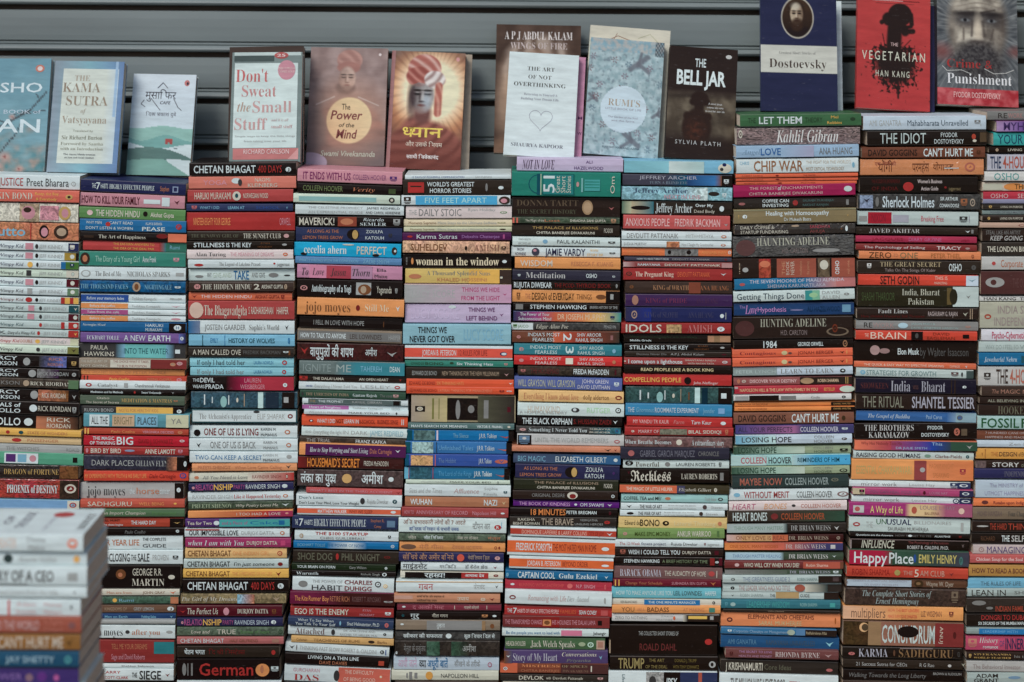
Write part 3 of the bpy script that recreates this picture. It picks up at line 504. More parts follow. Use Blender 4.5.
442 525 55 965 *a44|80 160 p HOW TO|180 620 p ANNIVERSARY OF RECORD|660 860 p Napoleon Hill|(900 935 w 40 60
~12
532 660 30 948 *cdd|70 600 *965L1 अति प्रभावकारी लोगों की 7 आदतें|120 545 b2 व्यक्तित्व परिवर्तन के प्रभावी सबक|660 810 e स्टीफ़न आर|(845 905 r 40 75|[905 910 s 20 60
@388 530 8.525
28 90 95 1000 *565%|170 240 c जीत|305 470 wb जीत निश्चित|590 768 c जेम्स एम जॉनसन|850 960 x मंजुल
98 180 98 998 *e95|(110 240 *754 20 80|265 475 x मेरी गीता|545 805 x देवदत्त पटनायक|(905 930 R 35 70|(940 955 R 35 70
185 268 92 985 *337|125 560 *b86L सोचिये और अमीर बनिये|(588 650 *d54 10 95|680 865 a नेपोलियन हिल|(910 955 *c99 30 75
270 342 110 985 w|125 335 nbL माइंडसेट|440 580 n मनःस्थिति|655 850 n डॉ कैरोल ड्वेक|(895 930 R 30 75
350 408 105 985 c|[145 625 k|[625 855 *b33|310 485 wbX रहस्य!|655 820 wb आचार्य देव|(898 940 R 25 70
~5
430 530 68 978 w|[68 978 *c95 0 8|260 385 *b44L गबन|730 825 E प्रेमचंद|(912 940 n 30 65
~6
540 620 52 955 *c86|[55 210 *c98 15 60|245 480 d1 कार्यसिद्धि और सफलता के|245 415 d2 मनोवैज्ञानिक उपाय|590 690 c उपाय|(790 830 c 40 75|(862 910 R 35 75
@388 602 8.525
10 72 78 965 *834|(120 150 w 30 60|210 480 *c78L द अल्केमिस्ट|[565 570 c 20 80|648 775 c पाउलो कोएलो|[840 845 c 20 80
78 148 70 960 k|(115 140 T 30 70|190 265 wL गुरु|375 510 c नील गगन|(800 850 *c85 30 70|(890 925 w 35 65
150 240 65 955 *876|[330 800 *888|(105 135 w 30 50|415 485 w तुम्हारा|[800 830 *975|(870 905 u 30 80
245 325 62 955 *444%|130 465 wb स्वीकार की सफलता|(492 542 w 20 80|648 910 wb कुछ विचार दिल से
~4
328 460 58 950 *333%|{330 440 *465 *354|{540 700 *354 *333|135 320 e मेलुहा के मृत्युंजय|635 750 E अमीश|(65 80 w 70 90
~8
462 578 48 945 *bcd|85 245 *c9bL आधी जाने|265 325 nbL क्या|335 510 zbL अधूरी बातें|565 785 e सीखने के तरीके|(850 885 *a46 35 75
~4
580 668 30 942 *ccb|(155 170 e|[180 205 e 10 90|[225 250 e 20 80|(320 382 *d94 5 95|452 775 n NAPOLEON HILL
672 770 60 940 d|150 500 w Night Train
= 5
@506 150 8.525
~12
62 178 92 998 *cbd|138 412 VsiX NOT IN LOVE|680 735 v1 ALI|580 828 v2 HAZELWOOD
182 392 48 975 *287|(190 370 *156 8 92|(198 362 *287 12 88|[262 292 *156 6 96|[292 300 *aca 6 96|[310 580 *166 6 96|[318 572 *288 9 92|^318 412 wbu 51|^420 458 cu Great|^465 505 cu Short|^512 552 cu Stories|(598 622 *c99 38 60|[640 655 *7bb 22 82|[668 800 *4aa 28 76|[672 796 *287 36 40|[672 796 *287 48 52|[672 796 *287 60 64|^888 925 cu Om
~8
400 568 52 970 *322|90 615 *654s1L DONNA TARTT|95 600 *554s2 THE SECRET HISTORY|(648 740 *a86 10 90|(660 728 *b97 20 80|(875 922 *b66 45 65
570 625 55 968 *454%|[55 72 *d65|[88 102 *d65|165 325 c The Magic of the|330 460 x Lost|545 850 cb SHRADHA SAHI GUPTA|(895 938 *b86 10 90
@506 225 8.525
-9 90 52 968 *332|225 785 D1 THE PALACE of ILLUSIONS|258 755 cb2 CHITRA BANERJEE DIVAKARUNI|835 910 c PICADOR
~12
96 176 55 972 *cdd|105 210 E1 WHEN BREATH|105 210 E2 BECOMES AIR|(312 355 *7ac 25 75|435 795 n PAUL KALANITHI|(870 930 n 40 70
182 268 45 972 w|95 152 V1L FROM|78 168 V2L NOWHERE|(218 285 *445 5 95|(230 260 p 20 50|332 675 *335bX JAMIE VARDY|715 785 y1 THE UNTOLD|690 825 y2 STORY OF|(880 930 n 45 65
275 370 75 975 *e95|120 395 *dcbbL WISDOM|555 910 x REBECCA F. KUANG
378 470 55 975 *334|(100 122 w 40 65|168 505 *bbbsL Meditation|682 775 wb OSHO|(905 930 w 45 65
474 542 55 968 *222|68 390 wbX RUJUTA DIWEKAR|412 590 RL THE PCOD-|595 895 RbL THYROID BOOK|(935 950 E
548 658 52 968 *e95|[850 968 k|(90 120 u 20 80|162 208 x THE|220 580 kL DESIGN of EVERYDAY|600 730 u THINGS|(765 850 u 30 70|[888 915 E 25 70
@506 300 8.525
~12
22 85 60 965 k|[82 145 e 10 95|205 685 wbL STEPHEN HAWKING|715 950 E BRIEFER HISTORY OF TIME
92 180 62 980 *458|{62 260 *347 *a48|{260 420 *a48 *d64|{420 640 *d64 *e85|{640 800 *e85 *eb6|{800 980 *eb6 *399|120 370 w1L The Power of Your|105 385 w2L Subconscious Mind|440 850 *fcaL DR JOSEPH MURPHY|(888 925 B 35 75
~8
188 255 45 970 *444%|[45 230 w|(60 95 g 20 80|100 190 g JAICO|255 530 csiL Edgar Allan Poe|835 935 E PENGUIN
262 362 52 965 *743|{400 560 *d64 *b43|[560 700 *a43|{700 965 *943 *443|(90 125 *c88 35 65|188 460 w1L INDIA'S MOST|228 412 w2L FEARLESS|^490 558 wb 2|605 812 w1L SHIV AROOR|595 820 w2L RAHUL SINGH|[890 912 *966 30 75
~18
368 465 68 985 *389|(110 150 *c88 30 70|205 470 *cee1L INDIA'S MOST|248 435 *cee2L FEARLESS|^508 575 *ceeb 3|625 830 *cee1L SHIV AROOR|612 838 *cee2L RAHUL SINGH|(905 935 s 30 75
470 552 68 988 *d33|(110 150 *c88 30 70|205 470 *fcc1L INDIA'S MOST|248 435 *fcc2L FEARLESS|^508 570 *fdcb 1|625 830 *fcc1L SHIV AROOR|612 838 *fcc2L RAHUL SINGH|(905 935 x 30 75
558 640 100 980 *443%|(125 165 *c77 35 70|210 450 *733L THE HOUSEMAID|575 875 wbL FREIDA McFADDEN|[925 940 m 20 80
@506 375 8.525
~20
8 118 70 988 *56a|100 585 *bb9L WILL GRAYSON, WILL GRAYSON|645 870 *cceL1 JOHN GREEN|610 885 *ccdL2 DAVID LEVITHAN|(920 962 w 30 65
125 225 105 1002 *eb7|150 615 xsL Everything I know about love|655 875 u dolly alderton|(930 988 R 30 70|(942 975 *eb7 42 60
~16
233 345 98 1005 *cdd|185 460 *cbaL HUMANKIND|115 520 E2 A HOPEFUL HISTORY|(555 625 n 30 70|(570 600 w 35 60|690 890 *ada RUTGER|(930 980 n 25 70
350 425 95 990 k|138 562 wbX THE BLACK ORPHAN|575 895 RbL S. HUSSAIN ZAIDI|(912 950 w 20 75
430 492 85 975 *444%|{700 975 *444 *378|(115 170 *c99 30 75|195 690 wsL Something I Never Told You|712 890 c1 SHRAVYA|712 890 c2 BHINDER|(930 960 z 20 80
498 595 95 1005 *ccc|[100 215 k 6 100|(110 200 *68a 10 95|245 870 E UNTIL THE WORLD REMEMBERS|(920 970 *b66 40 75|(930 960 *ccc 50 65
600 652 50 980 *d86|85 585 x THE MIRACLE MORNING OF UNDER DESIRE|(835 900 d 20 80|(920 945 R 20 80
@502 450 8.525
~20
25 110 95 1010 *457|{350 600 *457 *357|[600 1010 *369|135 370 sL BIG MAGIC|455 890 wL ELIZABETH GILBERT|(950 985 w 30 70
115 240 112 1000 *336|185 470 x1 AS LONG AS THE|152 505 x2 LEMON TREES GROW|(535 645 k 10 90|(590 638 D 15 85|712 860 w1L ZOULFA|706 868 w2L KATOUH|(940 960 v 40 60
~18
242 338 100 990 *343|275 820 a1 THE PALACE of ILLUSIONS|298 790 cb2 CHITRA BANERJEE DIVAKARUNI|868 940 c PICADOR
~10
342 420 92 988 *322|255 535 e ORIGINAL DESIRE|(555 645 c 5 95|(575 630 R 30 90|(930 960 w 35 75
~20
424 480 95 998 *628|145 580 *dadL THE BOOK OF KINDNESS|(615 640 w 30 70|665 865 wL OM SWAMI|(895 940 w 20 75
~12
488 560 70 985 k|245 542 *e84bX 18 MINUTES|550 805 wb PETER BREGMAN|(910 930 m 30 80
565 645 65 975 *333|135 280 c1L RAKSHA|95 320 c2L BISHT BOWAN|335 608 *a98bX THE BRAVE|665 815 E1 VEERGATHA|620 860 E2 UNSUNG HEROES|(870 920 r 30 70
@498 525 8.525
~28
8 95 105 1005 w|[105 1005 *c43 15 78|202 755 *fba DOMINIQUE LAPIERRE & LARRY COLLINS|770 900 R CITY OF JOY|(925 975 w 30 70
100 255 78 995 w|[78 995 *e63 15 83|152 455 wb FREDERICK FORSYTH|465 835 R THE MOST HATED MAN IN ROME|(880 945 w 40 62
262 370 95 982 w|[95 982 *e63 14 83|245 530 w JORDAN B. PETERSON|548 765 R BEYOND ORDER|(880 945 w 45 65
380 455 62 975 *17a|168 485 wbX CAPTAIN COOL|518 845 wsbL Gulu Ezekiel|(905 940 w 30 75|(68 90 s 30 80
462 542 60 970 *b34|(105 140 w 35 60|180 560 *d55 RUNNING WITH LEADERSHIP|(588 635 *d66 20 80|665 825 pb N.P. SINGH|(905 920 *d66 20 80
548 672 58 968 w|(95 150 R 35 68|(105 140 w 45 60|255 580 *caai Romancing with Life|585 775 Esi Dev Anand|(900 918 E 35 80
@498 602 8.525
~25
25 112 55 970 *b33|78 120 w THE|128 160 wbL 7|165 515 *fcc HABITS OF HIGHLY EFFECTIVE PEOPLE|528 665 o FAMILIES|690 840 wb SEAN COVEY|[875 935 *c55 20 80
~12
115 215 40 950 *733|{100 520 *733 *922|[520 950 *833|60 375 p THE TRANSFORMED CHANGE|[382 452 *d85 25 85|(392 442 u 35 75|462 830 p HIS HOLINESS THE DALAI LAMA|[850 885 k 30 75
222 290 35 942 *cdd|70 525 z Be the people you want to lead with|[538 715 *d79 10 90|810 920 nb Jehangir
~10
300 402 60 912 *464|68 130 c HEAD|130 235 c & SHOULDER|278 655 csL Jack Welch Speaks|(685 745 *9a8 30 70|(762 815 *bdc 30 78|[838 908 *b98 12 95|[850 895 *a76 25 80
~5
408 525 52 935 *547|{52 120 u *557|(70 105 w 35 55|128 505 *bbcsL Story of My Heart|545 840 csiL1 Conversations|585 790 ei2 Priyanka|(860 890 s 30 70
~12
512 605 18 940 *843|[18 165 *d64|(45 80 w 40 75|[535 940 *533|200 525 *d85sb1 MISTRESS|545 760 *986s1 OF SPICES|195 525 x2 CHITRA BANERJEE|550 770 *865s2 DIVAKARUNI|[790 800 c 20 80
610 672 20 935 *333|178 390 cbL DEVLOK|410 450 c with|468 725 c Devdutt Pattanaik|(848 895 *c99 30 70
676 770 40 930 c|150 500 n Night Train
= 6
@616 150 8.525
~12
85 195 68 1000 *7bd|{68 450 *7bc *8cd|{450 750 *cdd *acc|(868 985 c 15 95|(905 940 B 10 40|(885 915 n 50 80
202 300 55 990 *445|{420 600 *445 *157|{600 840 *247 *37b|{840 900 *37b u|[900 990 k|198 690 *aab1L JEFFREY ARCHER|285 610 *789s2 TURN A BLIND EYE|(918 960 w 35 80
308 425 48 990 *8bc%|{550 780 *8bc *cdd|148 610 *457sX1 Jeffrey Archer|412 720 p2L NEXT IN LINE|(785 880 *333 30 65|(905 940 w 40 75
430 545 50 990 *332|{50 130 *576 *bb9|{130 320 *ba8 *378|(125 290 k 35 70|335 648 wsX Jeffrey Archer|675 825 wb1 Over My|665 840 c2 Dead Body|(880 920 w 30 75
552 672 62 970 *c55|80 455 *ebbL ANXIOUS PEOPLE|500 885 *ebbL FREDRIK BACKMAN|(918 955 E 50 75
@616 225 8.525
~10
50 125 48 985 w|92 530 eL DEVDUTT PATTANAIK|595 830 E MYTH=MITHYA|(895 942 x 35 75|(905 932 w 45 62
130 190 48 982 w|65 260 e SUDHA MURTHY|#430 540 x 0 100|560 830 E How I Taught My Grandmother|(892 935 x 35 75|(902 925 w 45 62
192 262 50 985 *e74|#415 700 *777 0 100|(440 470 k 20 80|(600 640 k 20 80|90 365 O THE MAHABHARATA MURDERS|725 945 O ARNAB RAY|(955 980 w 20 70
268 305 70 985 *445|178 450 w HOW TO READ TAROT DECK|480 800 E DEVDUTT PATTANAIK|(925 945 R
310 360 62 990 *944|{62 170 *caa *944|[900 990 *b88|185 378 wb RAMAYANA|415 890 cb DEVDUTT PATTANAIK
~8
362 470 62 990 *a33|(85 135 *433 30 65|165 490 *ecbs The Pregnant King|525 800 o DEVDUTT PATTANAIK|(890 940 w 35 60
478 582 80 990 *433|[620 720 *843 0 100|315 620 *a75s KING of WRATH|715 960 *a64s ANA HUANG|(115 150 u 30 60
@616 300 8.525
-54 55 80 990 *426|250 605 *735s KING of PRIDE|680 870 *535s ANA HUANG|(135 190 *a76 5 90
60 185 80 985 *237|{80 300 *335 *238|(130 180 *a87 20 80|240 525 *446s KING of SLOTH|615 830 *446s ANA HUANG|(885 920 w 40 70|[932 938 E 30 80
~6
192 285 45 980 *a33|82 388 cbX IDOLS|#430 558 *b96 10 95|608 822 *c77sX AMISH|(862 925 w 30 80
290 362 70 980 *222|120 690 G1 What you are looking for is in the library|120 300 wb2 Middle Grade|[782 975 *b86 8 95|[835 885 *975 8 95
370 432 75 980 k|115 370 wbL STILLNESS|385 615 wbL IS THE KEY|700 780 u1 RYAN|670 795 u2 HOLIDAY|(888 925 E 35 65
436 482 75 980 *332|175 430 e Demons Never Die|465 750 E A.P.J. Abdul Kalam|(900 940 m 30 70
~10
488 552 68 980 *a44|(68 85 c 40 60|105 565 wbL I come upon a lighthouse|588 850 c1 SHANTANU NAIDU|610 835 c2 WITH RATAN TATA|(905 950 w 30 70
555 622 70 985 *221|212 830 *dc9b READ PEOPLE LIKE A BOOK KING
~12
625 725 60 985 *c33|70 555 yb COMPELLING PEOPLE|(580 640 k 20 90|660 870 *fcc2 John Neffinger
@616 375 8.525
~10
94 238 80 1000 *355%|[200 212 w 20 82|[268 280 w 35 72|(345 400 *8bb 30 98|[412 420 w 20 80|(478 500 c 40 68|[548 554 a 10 90|[615 625 u 30 80|[670 715 *bdd|[730 780 *134|[870 985 k|[895 940 w 35 68
~16
240 345 80 988 *38b|100 155 *bcdb THE|170 320 si Ginormous|330 705 *bcdb ROOMMATE EXPERIMENT|740 840 s Jennifer|[870 925 *7ad 25 75
350 435 92 990 *c33|145 450 *ebb MY VANDU TR KAUR|490 580 *d88i Farm|640 812 w Tarn Kaur|(890 935 w 35 75
~10
440 515 75 1000 *b33|(130 155 c 35 65|190 365 *dbb MARRY OF|#372 605 *776 15 90|618 895 cb BILAL SIDDIQI|(930 955 x 15 85
~14
520 612 75 990 *755%|75 470 ws When Breathe Becomes|(512 562 c 20 80|645 920 wsL A extraordinary story
@612 450 8.525
~6
-24 78 70 1000 *334|(135 190 *b66 20 75|238 705 *778L GABRIEL GARCIA MARQUEZ|735 910 e CHRONICLE
82 155 95 998 *cdd|(110 180 k 0 70|202 400 *543sL Powerful|(450 495 e 20 80|545 880 n LAUREN ROBERTS|(910 932 n 20 80
160 280 70 1000 *221|(130 155 m 5 40|160 500 cfX Reckless|590 895 cs LAUREN ROBERTS|[920 950 e 20 80
~20
288 362 65 1000 *442|[65 552 *d64|120 515 *fcbb THE MAGIC OF LITTLE HELPER|[552 620 *446|565 845 csi Elizabeth Gilbert|(868 895 c 20 75
~10
372 445 78 985 *9cc|98 420 kb COFFEE, TEA and ME?|(450 500 x 30 70|790 890 E Trudy Baker|(902 945 n 30 75|(912 936 *9cc 42 62
450 508 75 985 w|(120 170 n 15 80|235 425 nbL THE WAR OF ART|480 715 E1 Break through the blocks|480 715 E2 and win inner battles|(772 808 *544 10 90|845 940 E Steven
~6
512 565 68 960 w|(125 185 k 25 75|222 418 nbL THE WAR OF ART|445 700 E1 Break through the blocks|445 700 E2 and win inner battles|(742 775 *433 10 90|800 900 E Steven
~14
565 665 55 980 *db7|108 235 k Edward de|238 405 kbL BONO|(430 485 k 30 75|(450 470 *db7 42 60|530 880 *dc9 Lateral Thinking|(900 935 x 30 70
@606 525 8.525
~0
30 118 100 1010 *795|(145 180 *c88 30 65|245 550 *452b MAKE EPIC MONEY|605 895 cbL ANKUR WARIKOO|[945 965 *574 20 80
~10
122 188 78 1000 w|115 290 *b55 The 12-Week|300 510 *446 fitness project|555 780 n Rujuta Diwekar|(835 850 R 30 70|865 965 E juggernaut
192 262 75 1000 *322|(120 165 *b65 15 80|190 630 wbL WISH I COULD TELL YOU|650 895 c DURJOY DATTA|[925 960 m 20 80
266 340 70 990 k%|152 455 wb STEPHEN HAWKING|480 865 *786 A BRIEF HISTORY OF TIME|[885 925 R|(930 960 w 40 70|[960 990 m
~20
345 455 68 990 *755|118 470 *bbcsL BARACK OBAMA|498 850 c THE AUDACITY OF HOPE|(872 925 *b44 25 70|[940 946 c 20 80
~10
458 522 60 980 *723|[75 85 y|[105 115 y|165 480 x Change Your Schedule|560 860 p SUBHADRA SEN GUPTA|(888 938 *c74 15 85
525 622 48 980 *6bc|85 565 *cdd HOW TO MAKE ANYONE LIKE YOU|575 815 n LEIL LOWNDES|845 940 w HARPER
626 680 50 980 c|[325 800 *27b|125 265 n KEN BLANCHARD|360 765 wb THE ONE MINUTE MANAGER|(905 930 n
@602 602 8.525
~8
25 95 85 1010 *e95|165 275 uL YOU|300 360 x ARE A|385 570 ubL BADASS|690 870 x AT MAKING|[912 962 *487 20 85
98 165 85 1000 *ccc|110 385 e ZERO TO NOTHING|500 610 E1 ZAKIA|460 600 E2 MARTINEZ|(605 625 o|{690 730 c k|[730 1000 *322|[735 895 *eb5 15 60|[920 950 E 15 70
188 450 65 980 *221|310 650 E1S THE COLLECTED SHORT STORIES OF|320 635 *7332 ROALD DAHL|(875 938 r 45 65|[60 72 a 50 95
~5
458 582 68 985 *221|138 360 *985bX TRUMP|400 530 *8741 THE ART|370 555 *8742 OF THE DEAL|620 805 *7631 DONALD J. TRUMP|605 825 *7632 WITH TONY SCHWARTZ|(910 968 E 30 80|(925 950 k 40 70
~8
586 770 55 980 w|^170 195 T Lifestyle|#375 525 *999 0 100|(400 460 n 20 70|[525 665 k|545 640 wbi IPSY|[665 980 *347|[820 850 *b54
= 7
@728 100 7.578
~-10
108 205 92 1010 *375|152 210 G THE|235 560 wbL LET THEM|583 715 G THEORY|780 835 y1 Mel|752 862 y2 Robbins|(925 965 G 30 60
212 345 68 1000 *655!%|365 835 *dddsiX Kahlil Gibran|(80 110 c 10 60
~-14
348 442 62 992 *9bd|105 245 *79bsi Angel|248 400 *36abL LOVE|{400 650 *9bd *aac|690 942 *777L ANA HUANG
~-14
448 560 65 988 w|90 160 s1 CHRIS|195 570 *964bX CHIP WAR|592 930 *cba1 THE FIGHT FOR THE WORLD'S|592 880 a2 MOST CRITICAL TECHNOLOGY|(940 960 s 30 70
~-12
562 592 58 985 *e64|105 265 R ROBERT GREENE|(360 385 R|570 665 R THE MASTER
~-10
593 618 62 985 *e64|105 265 R ROBERT GREENE|(360 390 R|565 665 R THE MASTER
620 646 62 975 *e64|125 300 R ROBERT GREENE|(375 410 R|555 665 R POWER
@728 180 7.578
~-20
40 135 42 965 *a25|165 375 *daa1 THE FOREST|378 408 w1Xi of|415 718 *daa1 ENCHANTMENTS|160 715 *caa2 CHITRA BANERJEE DIVAKARUNI|(878 940 *bcc 20 70
~-14
140 218 45 968 *333|(80 130 *a66 40 70|260 462 wb1L COFFEE CAN|262 458 wb2L INVESTING|(490 530 *a33 20 80|567 800 *5771 SAURABH MUKHERJEA|567 760 *5772 RAKSHIT RANJAN|[895 915 e 20 80
~-16
225 335 45 972 *875|[45 972 *997 0 5|(110 145 w 35 65|(78 85 D 35 65|288 765 wb1L Healing with Homoeopathy|425 630 w2 Dr Mukesh Batra|(900 915 D 40 60
340 420 50 965 *333!|95 350 c1L DAILY COFFEE &|95 455 c2L STARTUP FUNDRAISING|(480 540 a 5 25|620 775 *b451L SANDHYA|620 735 *8442L AHUJA|(850 870 u 40 70|(888 908 w 20 80
~-20
428 590 38 955 *444!%|(60 210 *644 15 95|220 770 *bbas1X HAUNTING ADELINE|410 605 *8772 H.D. CARLTON|(640 850 *999 65 85
~-12
596 748 40 960 *322|(85 92 a|(110 155 *aaa 45 70|#235 325 *a43 0 100|(240 320 *d75 10 45|[370 668 *a54|^408 432 *c86u THE|^440 464 *cbau BOOK|^474 502 *cbau NEVER|^540 560 *c86u meditations|^595 615 *c86u the journey|#680 770 *654 0 100|(695 760 c 10 60|[785 960 *a54|^812 842 wbu OSHO|^900 920 *c86u vol one
@728 260 7.578
~-28
145 230 50 965 *27a|{580 820 *27a *c88|[820 965 *c77|(88 130 *b55 35 65|165 880 *ccd1L THE SEVEN MOONS OF MAALI ALMEIDA|300 740 *bbc2L SHEHAN KARUNATILAKA
~-25
240 322 42 960 *cdd|68 578 *345L Getting Things Done|[585 640 *399|[640 695 *7b9|(615 680 *9c9 25 75|712 848 E1L DAVID|712 845 E2L ALLEN|(878 918 e 35 60
~-10
328 425 45 955 *247|88 130 *a8c1 The|130 220 *c8csiX Love|225 440 *c8c Hypothesis|(470 570 *77a 50 65|600 850 *135 ALI HAZELWOOD|[865 930 *69b 15 80
~-10
432 600 42 945 *322|(55 200 *533 15 90|245 745 *aa9s1X HUNTING ADELINE|400 598 *8772 H.D. CARLTON|(745 915 *765 50 92|(760 900 *322 55 85|(790 830 *732 35 75
~-12
606 680 45 950 *221|268 370 wbX 1984|528 722 wb GEORGE ORWELL|(870 905 *a75 10 90
@728 340 7.578
~-15
72 135 32 945 *e64|90 362 *823s Contagious|(405 450 *cb8 20 80|(455 485 *644 40 70|528 800 R JONAH BERGER|(845 885 k 30 70|(895 905 O
138 205 35 945 *e64|90 358 *823s Contagious|(405 450 *cb8 20 80|(455 485 *644 40 70|528 800 R JONAH BERGER|(845 885 k 30 70|(895 905 O
210 275 40 945 *bcd|[40 370 *899|60 360 *abb PETER LYNCH|398 800 esL LEARN TO EARN|(848 890 k 25 80|(860 880 w 40 60
~-10
282 345 42 940 *955|[545 850 *322|[850 940 *332|(70 90 x|(105 135 c 30 70|165 520 *ebbb DISCOVER YOUR DESTINY|(548 650 *a86 10 95|680 840 *db9b ROBIN SHARMA|[890 895 D|[905 910 D
~-12
350 412 50 938 *c34|90 680 *eb8b NAPOLEON HILL & THE LAW WITH FAMILY IN YOU|728 810 y BESTSELLER|(845 960 *cdc 5 130|[50 75 *caa 0 30
418 465 42 935 *ccc|[55 155 *999 10 90|[160 385 k|[400 515 *777 15 85|630 695 e Kindle|(862 892 k 25 75
~-8
472 505 50 965 *e84|[780 965 k|75 300 R THE POWER OF DISCIPLINE|800 930 *c95 DANIEL WALTER
508 542 50 960 *e84|[780 965 k|75 295 R THE POWER OF DISCIPLINE|800 930 *c95 DANIEL WALTER
550 640 42 955 *854|78 438 *322bL DAVID GOGGINS|482 838 wbX CAN'T HURT ME|(862 890 *432 30 75
@723 420 7.578
~-8
40 108 95 990 *548|{95 540 *448 *a69|{540 600 *a69 *447|[600 990 *447|115 525 *334L ALL YOUR PERFECTS|585 875 *ccdbL COLLEEN HOOVER|(900 945 w 30 60
~-12
115 188 95 978 *bcd|{95 400 *6ac *bdd|142 518 nbL LOSING HOPE|690 840 e1L COLLEEN|690 832 e2L HOOVER|(898 940 *544 35 65
~-10
200 262 80 970 *9a8|{80 400 *354 *9ba|{400 620 *9ba *bcb|115 405 *243bX LOSING HOPE|685 832 e1L COLLEEN|690 830 *5652L HOOVER|(885 945 k 35 85
265 350 62 965 *9cc|[60 330 *acc|{520 700 *acc *4ad|[700 965 *4ad|135 328 *b45bL COLLEEN|345 518 nbL HOOVER|565 882 *145b REMINDERS OF HIM|(920 940 b 35 60
353 415 65 960 *9a8|{65 400 *354 *9ba|{400 620 *9ba *bcb|110 400 *243bX LOSING HOPE|685 828 e1L COLLEEN|690 825 *5652L HOOVER|(882 942 k 35 85
~-10
420 518 70 950 *344|128 448 *b65bL MAYBE NOW|470 800 *9aabL COLLEEN HOOVER|(820 875 *776 25 55
525 612 45 950 w|(80 130 s 30 70|158 502 *a44bL WITHOUT MERIT|558 828 *555L COLLEEN HOOVER|(865 950 *866 25 75
618 695 45 940 *dcc|70 250 *b57iL HEART|310 485 *d96iL BONES|(520 550 n 30 60|590 895 *b65 COLLEEN HOOVER
@718 500 7.578
~-6
82 170 75 960 *443|{550 960 *443 *354|112 372 *cddbX HEART BONES|(400 455 *833 20 80|478 808 *b53bL COLLEEN HOOVER
176 252 68 972 *333|{68 500 *abb *abb|{495 525 *9aa *344|120 490 *798 THROUGH MANY MASTERS|552 852 *aaasL DR BRIAN WEISS|(880 918 *ccc 25 80
~0
258 315 65 950 *422|[65 530 *c96|{65 180 *caa *c97|[410 530 *c64|135 510 *843L ONLY LOVE IS REAL|535 835 *a98sL DR. BRIAN WEISS|(898 925 *a98 25 75
320 382 50 945 *c54|{50 500 *e84 *d65|{500 760 *c65 *447|[760 945 *447|90 455 *b52 ONE SOUL, MANY BODIES|512 815 *cbbsL DR. BRIAN WEISS|[852 888 *ccc 25 80
~5
390 455 55 950 *454|[55 470 *acd|{470 500 *acd *454|110 475 *68b THROUGH MASTER HEALING|535 832 *cccsL DR BRIAN WEISS|(865 895 w 30 65
460 520 50 950 *733|(125 160 *caa 25 75|195 615 *ccbbL WHO WILL CRY WHEN YOU DIE?|[645 925 *b54|668 835 *fcb Robin Sharma|[925 950 *743
~0
524 566 52 940 *454|{52 525 *888 *565|130 520 *666 THROUGH TIME INTO HEALING|543 850 *aabsL DR. BRIAN WEISS|(872 912 w 20 80
570 630 35 935 *bcc|(98 128 k 30 70|188 545 *78aL THE GREATNESS GUIDE 2|[760 935 *322|600 752 *688 ROBIN SHARMA|[870 915 *544 20 80
632 700 35 935 *bcc|(95 125 k 30 70|158 545 *a77L THE LEADER WHO HAD NO TITLE|(580 660 *a54 0 100|{660 830 c *344|[830 935 *333
@715 592 7.578
~8
-10 52 50 935 *bcc|(120 145 k 40 70|190 365 *899 ROBIN SHARMA|[460 635 *b96 0 90|645 715 n GUIDE|415 455 n THE|[825 935 *322
56 125 45 950 *378|(115 155 *9bb 25 75|240 562 *4aaX LEADERSHIP WISDOM|645 775 *8bb ROBIN SHARMA|[870 910 *4aa 25 80|(75 95 *59a
~15
128 150 60 945 *332|400 520 a Who Moved
150 258 42 948 *e85|(88 132 *633 35 70|(98 122 *e85 45 60|248 748 *843b1L ELEPHANTS AND CHEETAHS|330 655 *cb82L SARAL MUKHERJEE|(905 915 *a52 25 75
~25
262 318 45 920 *37a|(95 125 w 30 70|138 545 *9bd Corporate Chanakya on Management|(545 605 *aba 5 95|[612 682 *58b 5 95|[682 920 *322|690 845 *ba8 Radhakrishnan Pillai
322 420 42 938 *258|95 312 *58a AMI GANATRA|385 755 *456 RAMAYANA UNRAVELLED|(835 895 *8cd 25 75
~20
425 500 80 935 *744|(110 135 *522 30 75|180 430 *b8b1 THE SECRET TO LOVE|180 430 *b8a2 HEALTH AND MONEY|455 792 *cbbsL RHONDA BYRNE|(828 885 *b99 30 75
~25
505 608 42 930 *333|78 358 cbL J KRISHNAMURTI|372 575 *665 Core Ideas|(840 890 *b66 50 75
612 770 30 930 w|115 530 *777bL THE MILLIONAIRE NEXT DOOR|560 900 x Thomas
= 8
@853 95 7.578
~-4
158 268 78 1008 *bcd|122 365 E AMI GANATRA|412 870 *456 Mahabharata Unravelled|(920 965 *777 30 60|[965 970 E 60 75
272 385 108 1010 *222|205 552 *bccX THE IDIOT|665 790 w1L FYODOR|615 838 w2L DOSTOYEVSKY|(898 930 *b43 20 60|(905 935 c 60 80|[960 1010 *543 10 80
395 480 68 1000 *743|115 485 *322bL DAVID GOGGINS|533 908 wbX CAN'T HURT ME|(935 965 *532 30 70
486 610 55 990 *d85!|190 300 *632L योगी|165 325 *a541 एक योगी की|448 575 *632L परमहंस|605 760 *632 योगानन्द|(845 925 *b65 20 80|[690 800 w 55 60
@853 180 7.578
~0
-26 98 50 945 *222|(378 458 *b33 32 92|488 675 *cbbb1 Women's Business|515 645 *cbbb2 Action Guide|140 355 *6221 THE ACCIDENTAL ENTREPRENEUR|140 340 *6222 OF INDIA|(690 710 R 60 75|725 815 *8752 juggernaut
~5
104 222 35 965 *444%|#50 150 *89b 5 95|(75 130 *334 20 60|(168 195 *777 15 85|222 615 *cdebX Sherlock Holmes|660 795 wb1 SIR ARTHUR|655 802 wb2 CONAN DOYLE|(815 865 *a64 25 75|(885 925 *a98 25 80
~10
